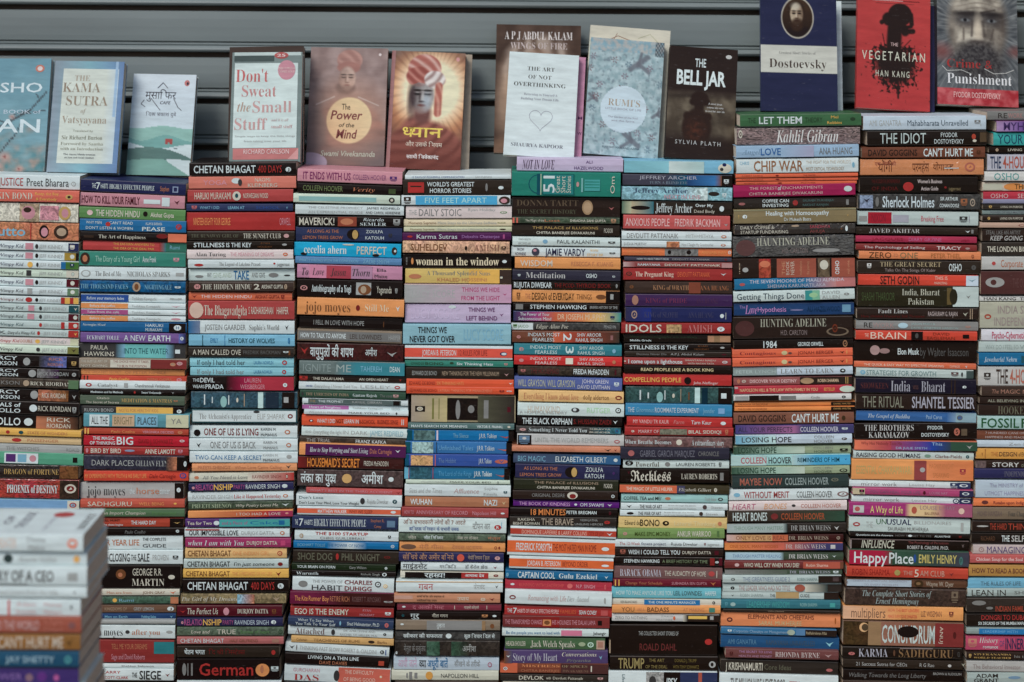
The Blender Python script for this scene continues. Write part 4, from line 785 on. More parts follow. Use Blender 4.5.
232 340 32 948 *bcc|[112 290 *b23 5 92|140 245 *823L NIXON|[45 105 *999 35 75|[300 420 *aab 25 80|515 685 *c56 Breaking Free|(805 865 n 30 75|(875 882 *99a 20 80
352 410 22 945 *332|122 505 *bbbsL JAVED AKHTAR|(850 888 w 30 75|[895 912 e 20 80
~12
418 470 20 938 *b35|140 380 *923 JACQUES|422 670 *c69L DIARY GRZINE|820 880 *923 penguin
482 530 22 938 *833|82 545 *cbbb The Psychology of Selling|632 820 *dccbL TRACY|(850 885 *a88 35 75
~10
535 598 45 968 *e85|120 290 *432XL ZERO|305 340 *b75 TO|355 490 *875XL ONE|590 815 *a63L PETER THIEL|(895 915 *732 30 80
@853 260 7.578
~6
0 102 38 965 *332|(105 138 *ccc 20 60|205 665 *a97s1X THE GREAT SECRET|240 625 *9882 Talks On The Songs Of Kabir|725 822 wbL OSHO|(895 930 *555 30 70
~10
105 192 38 948 *d43|205 500 *322bX SETH GODIN|618 715 *fba1L THIS IS|615 712 *fba2 MARKETING|[855 948 *bcd|(870 930 *79a 30 65
~4
195 355 35 950 *342|[755 950 *bcc|65 315 *453 SHASHI THAROOR|370 655 *bbas1L India, Bharat|415 612 *bbas2L Pakistan|[710 745 *653 5 90|(855 890 *777 40 60|(730 790 *342 10 90
~5
360 448 30 945 *322|188 412 *bbbs1X Fault Lines|60 540 *6222 How Hidden Fractures Still Threaten|568 790 *baa RAGHURAM G. RAJAN|(830 870 *aa9 30 75|[885 890 a|[900 905 a
~15
455 525 22 948 *888|82 145 *333L RE|150 310 *a88L WORK|(340 415 *acd 15 85|440 620 *9bb1 JASON FRIED &|440 795 *9bb2 DAVID HEINEMEIER HANSSON|(850 890 *b76 40 65
~10
532 605 20 940 *d43|[440 528 k|(470 495 *555|88 118 *fba THE|132 402 *fcbX BRAIN|605 730 *8321L DAVID|560 770 *8322L EAGLEMAN|[830 878 k 30 75
@850 340 7.578
~10
3 160 30 955 *221|(150 225 *a88 20 70|(220 300 *977 35 62|360 522 wbS Elon Musk|530 895 *555 by Walter Isaacson
~22
158 205 30 955 *d64|105 710 *ebab THE QUICK & EASY WAY TO EFFECTIVE SPEAKING|755 830 *fba CARNEGIE|(870 890 w
~22
208 275 45 935 *bcc|[880 935 *455|(75 115 s 20 80|122 650 *688L STRATEGIES FOR GROWTH|(765 820 *644 20 75|(840 855 n
~15
285 400 40 955 *223|80 290 *633s SHOWKEEN|308 455 *aabsX India|475 515 *644 versus|538 720 *aabsX Bharat|[765 770 *432|[790 796 *432|(850 880 w 40 60
~12
405 525 45 955 *322|92 405 *887XL THE RITUAL|468 942 *aabbX SHANTEL TESSIER
~20
530 610 45 955 *36a|{730 800 *36a *79b|[800 955 *8ab|135 452 *bcdsi The Gospel of Buddha|575 695 *9bd Paul Carus|(808 852 *666 25 80
@845 420 7.578
~0
22 145 75 1000 *221|145 520 *cccs1X THE BROTHERS|178 488 *cccs2X KARAMAZOV|625 740 wb1 FYODOR|578 788 wb2 DOSTOYEVSKY|(825 870 *b65 30 80|[880 925 *654 35 80
~12
150 228 72 1000 *d64|{72 350 *e75 *b45|{350 650 *a46 *34a|{650 800 *24a *345|[800 1000 *354|120 430 *8331L Why Has Nobody Told Me|655 735 *9bd1L This|385 620 *9bd2 DR JULIE SMITH|(918 965 *aaa 30 80
~20
230 290 62 975 *bcc|85 570 *334bL RAISING GOOD HUMANS|(600 650 *798 25 75|680 885 *755b Clarke-Fields|(915 940 T 25 75
~12
295 452 48 970 *e95|[522 615 *944|{615 970 *e85 *d74|85 500 *ba6 ESSENTIAL CHAKRAMAVARI|(565 605 *aaa 35 60|635 820 *c741 MAGNUS KNIGHT|665 785 *c742 SPEAKING|(868 912 *a34 40 70
~20
452 505 30 950 w|122 392 *888L mirror work|485 680 E Louise Hay|[850 950 *347|(795 850 *347 0 100|(865 930 w 25 75|(880 920 *347 35 65
~22
510 565 58 970 *b47|[58 150 *cb9|(108 145 k 20 100|185 568 *857b YOU CAN HEAL YOUR LIFE|(590 610 m|640 775 *c8a LOUISE HAY|[865 970 *336|(885 940 w 25 75|(895 930 *347 35 65
570 620 50 955 w|140 410 *888L mirror work|505 695 E Louise Hay|[865 955 *347|(815 865 *347 0 100|(880 945 w 25 75|(895 935 *347 35 65
@840 500 7.578
~20
15 115 68 1000 *a37|{490 530 *a37 *db8|[530 690 *db8|{690 800 *db8 *a57|[800 1000 *a57|[98 180 *bbb 20 80|(110 150 *b55 30 70|228 475 *dc7L A Way of Life|(540 580 *b54 20 80|605 870 *9781L LOUISE L. HAY|640 750 *8542 BALLERINA|(895 940 *dba 25 75
~25
122 238 65 985 *bcc|(95 150 *a44 35 65|(108 138 w 45 55|195 245 E THE|272 348 *375X1 UN|350 538 *336bX1 USUAL|558 840 E1 BILLIONAIRES|360 670 *7772 SAURABH MUKHERJEA|[912 932 E 20 80
~20
243 278 75 980 *221|120 400 wb Questions are the Answers|420 690 *777 HOW TO GET TO YES|(515 545 w|715 835 wb ALLAN PEASE|(900 920 R
285 370 75 975 *221|[75 975 *766 0 8|160 412 *bbaibX INFLUENCE|515 820 *8441 The Psychology of Persuasion|508 822 *bbbb2L ROBERT B. CIALDINI, PH.D.|(920 940 *766 25 75|[75 85 *988 10 100
~22
372 488 68 975 *354|[68 330 *b24|{330 400 *b24 *354|{500 975 *354 *445|105 355 wbX Happy|370 555 wbX Place|(555 575 b|595 882 *cb6bL EMILY HENRY|(900 930 *477 30 90
~25
498 580 50 970 *c43|90 375 *922L ROBIN SHARMA|(410 455 *a95 20 80|478 548 *c98 THE|562 595 *dcbX 5|605 790 *c98L AM CLUB|(825 860 *833 30 75
~18
588 655 45 960 *643|[50 540 *abc 10 95|(50 60 *abc|95 505 *99a1 THERE'S A SPIRITUAL SOLUTION|180 435 *99a2 TO EVERY PROBLEM|(560 630 *432 5 95|(575 610 *864 30 70|650 860 *ba9L Wayne W. Dyer
@835 592 7.578
~18
-34 95 75 990 *433%|205 730 *9aasi1X The Complete Short Stories of|305 632 *9aasi2X Ernest Hemingway|(880 930 *765 5 80
~18
98 205 60 970 *e95|{60 500 *da8 *e95|122 380 *754XL multipliers|400 635 *d541 HOW THE BEST LEADERS|400 620 *d542 MAKE EVERYONE SMARTER|650 805 *854 LIZ WISEMAN|(862 895 *733 30 70
~22
213 400 60 970 *754|#60 250 *432 0 100|(180 250 *da7 5 45|(198 250 *543 10 40|[248 345 *975|{345 760 *965 *854|[755 970 *833|352 752 *bccbX CONUNDRUM|(470 630 k 15 65|^790 815 *cba ANUJ|(890 915 *522 35 65
~12
412 500 55 960 *222|[490 740 *877 0 8|(100 150 *b66 45 75|178 398 *aabsX KARMA|(440 455 *643|482 895 *864sX SADHGURU|(925 945 *444 30 80
~18
505 575 60 965 *332|158 545 *aaa 21 Success Sutras for CEOs|640 750 *aaa R G Rao|(852 880 *bbb 35 70|(920 945 *333|(955 985 *aa9 10 60
580 665 60 970 *221|105 690 *777i Walking Towards the Long Liberty|742 955 *999b1 BROWN & RUDOLPH
668 760 60 965 *433|150 600 e Night Train
= 9
@964 100 6.82
~-2
75 138 160 905 *777|232 295 *333L RE|300 400 *a77L WORK|(420 500 *999 20 80|520 700 E JASON FRIED
142 218 222 905 *858|{222 420 *a8b *649|270 360 *436bX MY|365 550 *436bX HERO|600 750 w ACADEMIA
222 312 200 900 *3aa|230 400 *246XL YOUR|430 600 *246XL NAME|650 800 w SHINKAI
318 362 170 880 *221|(215 235 a|300 395 c LIVING|420 600 c STREETS
368 482 158 885 *bbc|178 252 *346bX THE|265 440 *b54bX 4-HOUR|460 620 *346bX WORK|680 820 e FERRISS
~0
488 555 140 870 *ccc|205 375 *499XL OSHO|420 700 *777 Joy Living
560 622 125 868 *cba|(270 420 *d84 5 200|[130 260 *bba 10 90|345 560 *432bL THE HABIT|600 800 R OF WINNING
625 682 130 860 *b34|180 300 *caaL OSHO|365 520 *caaL SECRET|560 700 *caa OF YOGA
@964 195 6.82
~0
28 60 130 860 *88a
62 100 130 860 *333|(170 190 D 20 80|250 400 c LIVING ON PURPOSE
102 135 125 860 *788|180 420 *556b POWER OF SELF MASTERY
138 180 125 860 *322|(160 178 D 20 80|245 400 c LIVING ON PURPOSE
~4
185 225 108 850 *b98|370 700 R On Palestine
~0
230 318 125 855 *322|150 385 *7771L STEAL LIKE AN ARTIST|178 400 *aaabi2X KEEP GOING|430 600 *888i Kleon
322 415 120 850 *333|158 420 cb THE LONDON BIG|450 700 c BOOK OF MYSTERIES
420 512 120 855 *bbb|(188 215 *b44 35 65|250 400 *b64L Corporate|420 600 *b64L Chanakya|650 800 e PILLAI
518 680 115 850 *533|(145 275 *999 25 70|(180 220 *533 35 60|330 500 *644 THE OUTSIDERS
@964 290 6.82
~2
40 78 105 850 *ccc|135 355 *333bL HAN KANG|380 600 *333bL THE WHITE
82 262 108 850 *aa9|(138 185 *a43 45 65|(148 175 *aa9 52 60|230 520 *9881L INDIA SINCE|205 560 *9882L INDEPENDENCE
265 348 118 860 *ccd|190 430 *b35bL Psycho-Cybernetics|470 700 *b35 Maxwell
350 425 100 850 *abb|145 370 *899 WHY DO I FEEL SO|380 600 *899 WORRIED
428 515 100 850 *17a|[390 450 *256 20 80|135 360 *bcdsi Jawaharlal Nehru|480 700 *bcd Letters
520 655 95 850 *bbb|(135 180 *333 30 70|218 298 *433bX THE|312 480 *b65bX 4-HOUR|500 650 *433bX BODY
@964 385 6.82
~8
5 78 120 850 *433|190 235 *a76i The|250 380 *a76 MAGIC|400 600 *a76 MOUNTAIN
80 130 105 850 *322|160 410 *998b ALL BELIEVING IN|430 700 *998b YOURSELF
130 208 100 850 *322|230 440 *665sX HOOKED|480 700 *665 NIR EYAL
~6
212 302 92 850 *9bb|118 375 *253bX FOSSIL|390 600 *253bX FREE|650 800 e MEHTA
305 372 88 850 *743|145 410 *baa1 7 HUNDRED CANS OF|145 410 *baa2 HAPPINESS AND PEACE
375 425 88 850 *bcd|305 500 *999 Zen Mind
~10
430 505 82 850 *d94|[140 145 *a63|(115 130 *a63|182 230 *b63 THE|238 360 *643b DESIGN|370 480 *643 of EVERYDAY
512 568 78 850 *322|#78 150 *655 0 100|192 375 *bbbbL STORY|390 500 *776L of INDIA
~6
570 638 70 850 *337|275 450 *667sL INDEPENDENT|480 700 *667 INDIA
@964 480 6.82
~4
0 122 78 850 *abc|175 400 *88a1 The MINISTRY of|140 420 *88a2 UTMOST HAPPINESS|480 700 *88a ARUNDHATI ROY
125 180 65 845 *e74|(120 165 *633 20 75|200 420 *833b Rutabo upon Indigo|450 700 *833 Fields
~5
185 270 58 840 *765|90 255 *655 MOHD HAMZAH|300 450 *444s Four Chapters
275 355 55 840 *322|(85 165 *bbb 40 55|175 290 *b43L THE HARD|300 480 *b43L THINGS|520 700 *766 HOROWITZ
358 435 50 840 *222|115 210 *643 RICHARD|255 310 wbL THE|322 480 *bbbbL SELFISH|520 700 *999bL GENE
~10
440 505 62 840 *baa|(98 135 *977 20 80|155 420 *547XL MANAGING|450 700 *547 ONESELF
~6
508 568 40 840 *b55|80 400 *ebbb Chicken Soup for the Soul
~8
575 658 32 835 *b84|55 205 *633b HOW TO|215 420 *633b READ A BOOK|460 700 *633 ADLER
@964 575 6.37
~0
20 85 25 790 *6ac|105 360 *456 THE RULES OF LIFE|400 600 *456 TEMPLAR
85 138 22 790 *9aa|48 265 *333XL LEAN IN|320 500 *555 SHERYL
145 240 18 785 *333|(50 140 *777 15 50|(140 185 *777 60 80|200 400 *a43b2X INDIAN FAMILY
245 330 15 785 *222|110 400 *a33bX1 DONGRI TO DUBAI|90 390 wb2 SIX DECADES OF THE MUMBAI MAFIA
~10
335 378 15 780 *899|[95 700 *27b|120 340 *6ad LEADERSHIP WITH
385 480 10 780 *b46|(25 80 *b76 15 80|95 215 *bbbsi1X History|120 215 w2 romance|225 255 *547 OF|262 380 *336bX INNER|400 550 *336bX CITY
488 538 15 775 *322|(30 45 D|60 300 Ds1 VIVEKANANDA|60 300 D2s WORLD TEACHER|320 500 e his teachings
~12
545 615 15 775 *aaa|55 360 *877 The Behavioral Investor|400 600 *877 CROSBY
~0
620 690 20 775 *9aa|75 215 *333b1X ADAM|62 220 *333b2X GRANT|(280 360 *68a 30 60|400 600 *333bX ORIGINALS
= F
@-2.5 493 3.646
~4
148 212 -160 312 w|-10 70 *dbaL GREATER|108 175 E1L Devina|112 172 E2L Mehra|(255 292 *e75 20 80|(262 285 w 35 60
213 262 -150 326 w|(22 56 *344 10 85|78 215 E Alexander Hamilton|(277 300 *ea5 20 80|(270 300 w 90 110
265 335 -150 326 w|-130 205 *333bL THE DIARY OF A CEO|[5 108 *666 92 97|[256 292 E 30 75
337 380 -150 326 w|-60 220 E The unread letters from the hills|(275 288 n 30 70
~6
384 445 -170 302 w|[38 45 *d44 0 100|[-30 -20 *d77 0 100|68 140 *daa1 Adam|68 140 *daa2 Smith|170 235 *daa1 Money|170 235 *daa2 Matters|(262 275 n 20 65
~2
450 510 -165 305 *a54|-80 152 *caaL AROUND THE WORLD|172 240 *c761L In Eighty|172 240 *c762 Days|(258 285 *855 25 75
514 572 -168 302 *963|2 240 *cbabX CAN'T HURT ME|(248 275 *642 15 85
575 634 -168 298 *257|-130 -20 w Think Like a Monk|30 208 *9bcb JAY SHETTY|(245 270 *5aa 25 75
636 700 -165 296 *437|-40 90 *86a POWER|(102 130 *867 30 80|(145 180 *638 20 80|(205 225 *b59 35 75
"""
# ---------------------------------------------------------------- parse the list of spines
ROWS1 = {'': .5, '1': .28, '2': .73}
def num(s):
    try: float(s); return True
    except ValueError: return False
def parse(txt):
    cols = {}; cur = None; ox = oy = 0; sc = 1; tilt = 0
    for ln in txt.strip().splitlines():
        if not ln.strip(): continue
        if ln[0] == '=': cur = ln[1:].strip(); cols[cur] = []; continue
        if ln[0] == '@': ox, oy, sc = map(float, ln[1:].split()); continue
        if ln[0] == '~': tilt = float(ln[1:]); continue
        fl = [q for q in ln.split('|')]
        h = fl[0].split(); yT, yB, xL, xR = map(float, h[:4]); base = h[4]
        items = []
        for it in fl[1:]:
            it = it.strip()
            if not it: continue
            kind = 'T'
            if it[0] in '[({#^': kind = it[0]; it = it[1:]
            t = it.split(' ')
            t = [q for q in t if q != '']
            if len(t) < 3 or not (num(t[0]) and num(t[1])): continue
            a, b = (float(t[0]) - xL) / (xR - xL), (float(t[1]) - xL) / (xR - xL)
            if kind in 'T^':
                tk = t[2]; cl, st = (tk[:4], tk[4:]) if tk[0] == '*' else (tk[0], tk[1:])
                s = ' '.join(t[3:])
                if s.strip() in ('', 'x', 'xx'): continue
                items.append((kind, a, b, cl, st, s))
            elif kind == '{': items.append((kind, a, b, t[2], t[3] if len(t) > 3 else t[2]))
            else:
                y0, y1 = (float(t[3]), float(t[4])) if len(t) > 4 else ((20., 80.) if kind == '(' else (0., 100.))
                items.append((kind, a, b, t[2], y0 / 100, y1 / 100))
        cols[cur].append(dict(x0=ox + xL / sc, x1=ox + xR / sc, y0=oy + yT / sc, y1=oy + yB / sc, tilt=tilt / sc, base=base, items=items))
    return cols
COLS = parse(DATA)

def spine_parts(L, T, D, base, items, rnd):
    """cover shell (spine towards -Y) with its printing, page block, lettering"""
    wrap, pic = '!' in base, '%' in base
    bt = base[:4] if base[0] == '*' else base[0]
    bc = C(bt); mt = (4 if pic else 2) if wrap else (1 if pic else 0)
    cov, pg, ti, by, em = MB(), MB(), MB(), [], []
    r = min(.0016, T * .16); w = .0006; bulge = min(.0009, T * .05)
    prof = [(D, 0), (r, 0), (r * .3, r * .3), (0, r), (-bulge, T * .5), (0, T - r), (r * .3, T - r * .3), (r, T), (D, T),
            (D, T - w), (r + w, T - w), (w * 1.4, T - r), (w * 1.4, r), (r + w, w), (D, w)]
    n = len(prof); vs = [(-L / 2, y, z) for y, z in prof] + [(L / 2, y, z) for y, z in prof]
    fs = [(i, i + 1, n + i + 1, n + i) for i in range(n - 1)] + [(n - 1, 0, n, 2 * n - 1)]
    caps = [(0, 14, 13, 1), (1, 13, 12, 3, 2), (3, 12, 11, 5, 4), (5, 11, 10, 7, 6), (7, 10, 9, 8)]
    for c_ in caps: fs.append(c_); fs.append(tuple(n + q for q in reversed(c_)))
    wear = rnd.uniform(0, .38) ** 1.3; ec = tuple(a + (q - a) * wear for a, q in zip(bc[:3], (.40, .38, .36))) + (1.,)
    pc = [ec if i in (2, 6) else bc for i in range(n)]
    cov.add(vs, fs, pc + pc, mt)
    ins = .0012
    pg.box(-L / 2 + ins, L / 2 - ins, w * 2, D - ins * 1.5, w, T - w, (1, 1, 1, 1), 6)
    X = lambda a: -L / 2 + a * L
    lo, hi = r * .45, T - r * .45
    Z = lambda p: hi - p * (hi - lo)
    y = -bulge - .00008
    texts = [it for it in items if it[0] == 'T']
    main = None
    if texts:
        main = max(texts, key=lambda t: (t[2] - t[1]) * ({'L': .62, 'X': .78, 'S': .3}.get(next((q for q in t[4] if q in 'LXS'), ''), .46)))
    for it in items:
        k_ = it[0]
        if k_ == '[': cov.rect(X(it[1]), X(it[2]), Z(min(it[5], 1.)), Z(max(it[4], 0.)), y, C(it[3]), 0 if not wrap else 2)
        elif k_ == '#': cov.rect(X(it[1]), X(it[2]), Z(it[5]), Z(it[4]), y, C(it[3]), 1)
        elif k_ == '{': cov.rect(X(it[1]), X(it[2]), lo, hi, y, C(it[3]), mt, C(it[4]))
        elif k_ == '(':
            z0, z1 = Z(min(it[5], .97)), Z(max(it[4], .03))
            a_, b_ = X(it[1]), X(it[2]); c_ = C(it[3])
            if it[1] > .8 or it[2] < .12:
                near_ = [q for q in em if q[0] - .004 < (a_ + b_) / 2 < q[1] + .004]
                inner = any(o is not it and o[0] == '(' and o[1] >= it[1] - .002 and o[2] <= it[2] + .002 for o in items)
                if near_: tgt = near_[0][2]
                else: tgt = MB(); em.append((a_, b_, tgt))
                kd = rnd.randrange(5) if not inner and not near_ else -1; zm, hh, mm, ww = (z0 + z1) / 2, abs(z1 - z0) / 2, (a_ + b_) / 2, (b_ - a_) / 2
                if kd == 1:      # ringed oval
                    tgt.ell(a_, b_, z0, z1, y, c_); tgt.ell(mm - ww * .66, mm + ww * .66, zm - hh * .62, zm + hh * .62, y - .00003, bc); tgt.poly([(mm - ww * .3, zm - hh * .3), (mm + ww * .35, zm - hh * .1), (mm + ww * .1, zm + hh * .4)], y - .00005, c_)
                elif kd == 2:    # little block with two rules under it
                    tgt.rect(a_, b_, zm - hh * .2, zm + hh * .95, y, c_); tgt.ell(mm - ww * .4, mm + ww * .4, zm + hh * .05, zm + hh * .65, y - .00003, bc); tgt.rect(a_, b_, zm - hh * .6, zm - hh * .4, y, c_); tgt.rect(a_ + ww * .3, b_ - ww * .3, zm - hh * .95, zm - hh * .78, y, c_)
                elif kd == 3:    # winged wedge
                    tgt.poly([(mm - ww, zm + hh * .7), (mm - ww * .1, zm + hh * .1), (mm + ww, zm + hh * .8), (mm + ww * .3, zm - hh * .2), (mm + ww * .15, zm - hh * .9), (mm - ww * .35, zm - hh * .25)][::-1], y, c_)
                elif kd == 4 and hh > .002:   # initial in an oval
                    tgt.ell(a_, b_, z0, z1, y, c_); tgt.text(rnd.choice('PRHVWJS'), 'b', mm - ww * .4, mm + ww * .4, zm, hh * 1.1, y - .00003, bc)
                else: tgt.ell(a_, b_, z0, z1, y, c_)
            else: cov.ell(a_, b_, z0, z1, y, c_)
        elif k_ == '^':
            cov.text(it[5], it[4], X(it[1]), X(it[2]), 0, 0, y, C(it[3]), True, hi - (hi - lo) * .14, lo + (hi - lo) * .14)
        else:
            st = it[4]; row = '1' if '1' in st else ('2' if '2' in st else '')
            if row: h = T * (.37 if 'X' in st else .31 if 'L' in st else .13 if 'S' in st else .23)
            else: h = T * (.72 if 'X' in st else .56 if 'L' in st else .30 if 'S' in st else .40)
            x1_ = it[2]
            if it[1] < main[2] and it[2] > main[1]: tgt = ti
            else:
                near_ = [q for q in by if it[1] < q[1] and it[2] > q[0]]
                if near_: tgt = near_[0][2]
                else: tgt = MB(); by.append((it[1], it[2], tgt))
            try: tgt.text(it[5], st, X(it[1]), X(x1_), T * (1 - ROWS1[row]), h, y, C(it[3]))
            except Exception as ex: print('TEXT', it, ex)
        y -= .00005
    return cov, pg, ti, [q[2] for q in by], [q[2] for q in em]

ORD = ['', 'first', 'second', 'third', 'fourth', 'fifth', 'sixth', 'seventh', 'eighth', 'ninth', 'tenth', 'eleventh', 'twelfth', 'thirteenth',
       'fourteenth', 'fifteenth', 'sixteenth', 'seventeenth', 'eighteenth', 'nineteenth']
TENS = {2: ('twentieth', 'twenty'), 3: ('thirtieth', 'thirty'), 4: ('fortieth', 'forty'), 5: ('fiftieth', 'fifty')}
def ordw(n):
    if n < 20: return ORD[n]
    a, b = TENS[n // 10]
    return a if n % 10 == 0 else b + '-' + ORD[n % 10]
STK = {'0': 'leftmost stack', '1': 'second stack from left', '2': 'third stack from left', '3': 'fourth stack from left', '4': 'fifth stack from left',
       '5': 'sixth stack from left', '6': 'fourth stack from right', '7': 'third stack from right', '8': 'second stack from right', '9': 'rightmost stack',
       'F': 'blurred near stack'}
GAIN = {'7': 1.0, '8': 1.03, '9': 1.08}  # right-hand stacks: the dimmer light there stays in their colours, lifted only slightly
allb = []
for cn, bl in COLS.items():
    for i, b in enumerate(bl):
        vis = max(0, min(b['x1'], 1024) - max(b['x0'], 0)) * max(0, min(b['y1'], 682) - b['y0'])
        if cn == '0' and b['y0'] > 500: vis *= .1
        b['vis'] = vis; b['cn'] = cn; b['i'] = i; allb.append(b)
N_UP = 19
rank = sorted(allb, key=lambda b: -b['vis'])
for q, b in enumerate(rank): b['solo'] = q < 300 - N_UP and b['vis'] > 25
print('BOOKS', len(allb), 'thinnest solo', rank[min(300 - N_UP, len(rank)) - 1]['vis'])

pile = MB()
TABLE_Z = P(512, 701).z
top_edge = {}
for cn, bl in COLS.items():
    gain[0] = GAIN.get(cn, 1.0)
    dpl = -.60 if cn == 'F' else 0.0
    g0 = gain[0]
    for i, b in enumerate(bl):
        rnd = random.Random(hash((int(b['x0'] * 7), int(b['y0'] * 11))) & 0xffff)
        d = dpl + rnd.uniform(-.004, .005)
        yT, yB = b['y0'] + .22, b['y1'] - .22
        A = P(b['x0'], yB, d); B = P(b['x1'], yB + b['tilt'], d); Tp = P(b['x0'], yT, d)
        xv = (B - A); L = xv.length; xv.normalize(); zv = Vector((0, 0, 1)) - xv * xv.z; zv.normalize()
        T = (Tp - A).dot(zv); D = rnd.uniform(.122, .134)
        mid = (A + B) / 2; yaw = rnd.uniform(-.006, .006)
        yv = zv.cross(xv)
        M = Matrix.Translation(mid) @ Matrix(((xv.x, yv.x, zv.x), (xv.y, yv.y, zv.y), (xv.z, yv.z, zv.z))).to_4x4() @ Matrix.Rotation(yaw, 4, 'Z')
        gain[0] = g0 * rnd.uniform(.93, 1.07)
        cov, pg, ti, by, em = spine_parts(L, T, D, b['base'], b['items'], rnd)
        gain[0] = g0
        if i == 0: top_edge[cn] = (b['x0'], b['x1'], P((b['x0'] + b['x1']) / 2, b['y0'] + b['tilt'] / 2).z)
        bt = b['base'].rstrip('!%')
        blk = [(it[2] - it[1], it[3]) for it in b['items'] if it[0] == '[' and it[2] - it[1] > .55 and it[5] - it[4] > .5]
        b['cname'] = cname(max(blk)[1] if blk else bt)
        if not b['solo']:
            for q in [cov, pg, ti] + by + em: xform(q, M); merge(pile, q)
            continue
        b['obj'] = (M, cov, pg, ti, by, em)
for cn, bl in COLS.items():
    for i, b in enumerate(bl):
        if not b['solo']: continue
        M, cov, pg, ti, by, em = b['obj']
        th = b['y1'] - b['y0']; size = 'thin' if th < 8.6 else ('thick' if th > 15 else '')
        tx = [it for it in b['items'] if it[0] == 'T']
        tc = cname(max(tx, key=lambda t: t[2] - t[1])[3]) if tx else None
        if tc == b['cname']: tc = 'faint'
        lab = (size + ' ' if size else '') + b['cname'] + ' book'
        if tc: lab += ', ' + tc + ' lettering'
        up = bl[i - 1]['cname'] if i else None; dn = bl[i + 1]['cname'] if i + 1 < len(bl) and bl[i + 1]['y0'] < 676 else None
        if not i: lab += ', topmost of the ' + STK[cn]
        elif dn:
            lab += (', %s under %s, ' % (ordw(i + 1), up)) + STK[cn]
        else: lab += ', lowest in view under %s, ' % up + STK[cn]
        b['label'] = lab
        grp = 'books in the blurred near stack' if cn == 'F' else 'books piled flat in the stacks'
        root = empty('book', M, lab, 'book', grp)
        co = cov.build('cover', root); pg.build('page_block', root)
        if ti.v: ti.build('title', co)
        for q in by: q.build('byline', co)
        for q in em: q.build('emblem', co)

# the rest of each stack, down to the platform they stand on, goes with the thin ones
FILL = ['w', 'k', 'R', 'B', 'O', 'c', 'T', 'n', 'r', 'b', 'w', 'u']
for cn, bl in COLS.items():
    dpl = -.60 if cn == 'F' else 0.0
    last = bl[-1]; zb = P((last['x0'] + last['x1']) / 2, last['y1'] + last['tilt'] / 2, dpl).z
    rnd = random.Random(ord(cn)); xm = P((last['x0'] + last['x1']) / 2, last['y1'], dpl).x; q = 0
    while zb - TABLE_Z > .002:
        T = min(rnd.uniform(.016, .026), zb - TABLE_Z)
        if zb - T - TABLE_Z < .009: T = zb - TABLE_Z
        zb -= T
        cov, pg, ti, by, em = spine_parts(.2, T - .0004, .13, FILL[(q + ord(cn)) % 12], [('T', .1, .7, 'e', 'b', 'COLLECTED STORIES')], rnd); q += 1
        M = Matrix.Translation((xm + rnd.uniform(-.004, .004), dpl + rnd.uniform(-.003, .004), zb))
        for s_ in (cov, pg, ti): xform(s_, M); merge(pile, s_)
po = pile.build('thin_books')
po['label'] = 'slimmest and lowest paperbacks squeezed in between the larger books of the stacks'; po['category'] = 'books'; po['kind'] = 'stuff'
SUN_EL, SUN_AZ, SUN_S, SUN_A, SKY_S, EXPO = 44, -34, 1.6, 24, .095, 0.08
# ---------------------------------------------------------------- books standing face-out on the stacks
gain[0] = 1.0
from mathutils import noise as NZ
def nz(u, v, s, o=0.0): return NZ.noise(Vector((u * s, v * s * 1.5, o)))
def fb(u, v, s, o=0.0): return nz(u, v, s, o) + .5 * nz(u, v, s * 2, o + 9) + .25 * nz(u, v, s * 4, o + 19)
def mixc(a, b, t):
    t = max(0., min(1., t)); return tuple(a[i] + (b[i] - a[i]) * t for i in range(3))
def el(u, v, cx, cy, rx, ry, soft=.15):
    r = math.sqrt(((u - cx) / rx) ** 2 + ((v - cy) / ry) ** 2); return max(0., min(1., (1 + soft - r) / (2 * soft)))
def capsule(u, v, ax, ay, bx, by, r, soft=.3):
    asp = 1.5; px, py, qx, qy = u - ax, (v - ay) * asp, bx - ax, (by - ay) * asp
    t = max(0., min(1., (px * qx + py * qy) / (qx * qx + qy * qy + 1e-9)))
    dd = math.hypot(px - qx * t, py - qy * t); return max(0., min(1., (r * (1 + soft) - dd) / (2 * r * soft)))
def face(c, u, v, cx, cy, rx, ry, skin, dark, closed=True, light=1):
    """soft head seen from the front: brow, eyes, nose, mouth"""
    a = el(u, v, cx, cy, rx, ry, .12)
    if a <= 0: return c
    s = (u - cx) / rx
    sk = mixc(skin, dark, .15 + .45 * max(0, s * light + .2) + .12 * nz(u, v, 25))
    for sx in (-1, 1):
        ex = cx + sx * rx * .42; ey = cy - ry * .08
        sk = mixc(sk, dark, .55 * el(u, v, ex, ey - ry * .02, rx * .33, ry * .13, .6))
        sk = mixc(sk, (22, 17, 16), el(u, v, ex, ey, rx * .27, ry * .06, .4))
        sk = mixc(sk, (30, 24, 22), .95 * el(u, v, ex, ey - ry * .22, rx * .36, ry * .06, .4))
        if closed: sk = mixc(sk, skin, .6 * el(u, v, ex, ey - ry * .085, rx * .2, ry * .04, .6))
    sk = mixc(sk, mixc(skin, (255, 240, 225), .35), .6 * el(u, v, cx - rx * .05 * light, cy + ry * .12, rx * .09, ry * .25, .7))
    sk = mixc(sk, dark, .9 * el(u, v, cx, cy + ry * .36, rx * .24, ry * .06, .5)); sk = mixc(sk, dark, .55 * el(u, v, cx + rx * .2 * light, cy + ry * .1, rx * .08, ry * .26, .6))
    sk = mixc(sk, (112, 52, 48), .85 * el(u, v, cx, cy + ry * .58, rx * .32, ry * .08, .4))
    sk = mixc(sk, dark, .6 * el(u, v, cx, cy + ry * .575, rx * .3, ry * .018, .5))
    return mixc(c, sk, a)
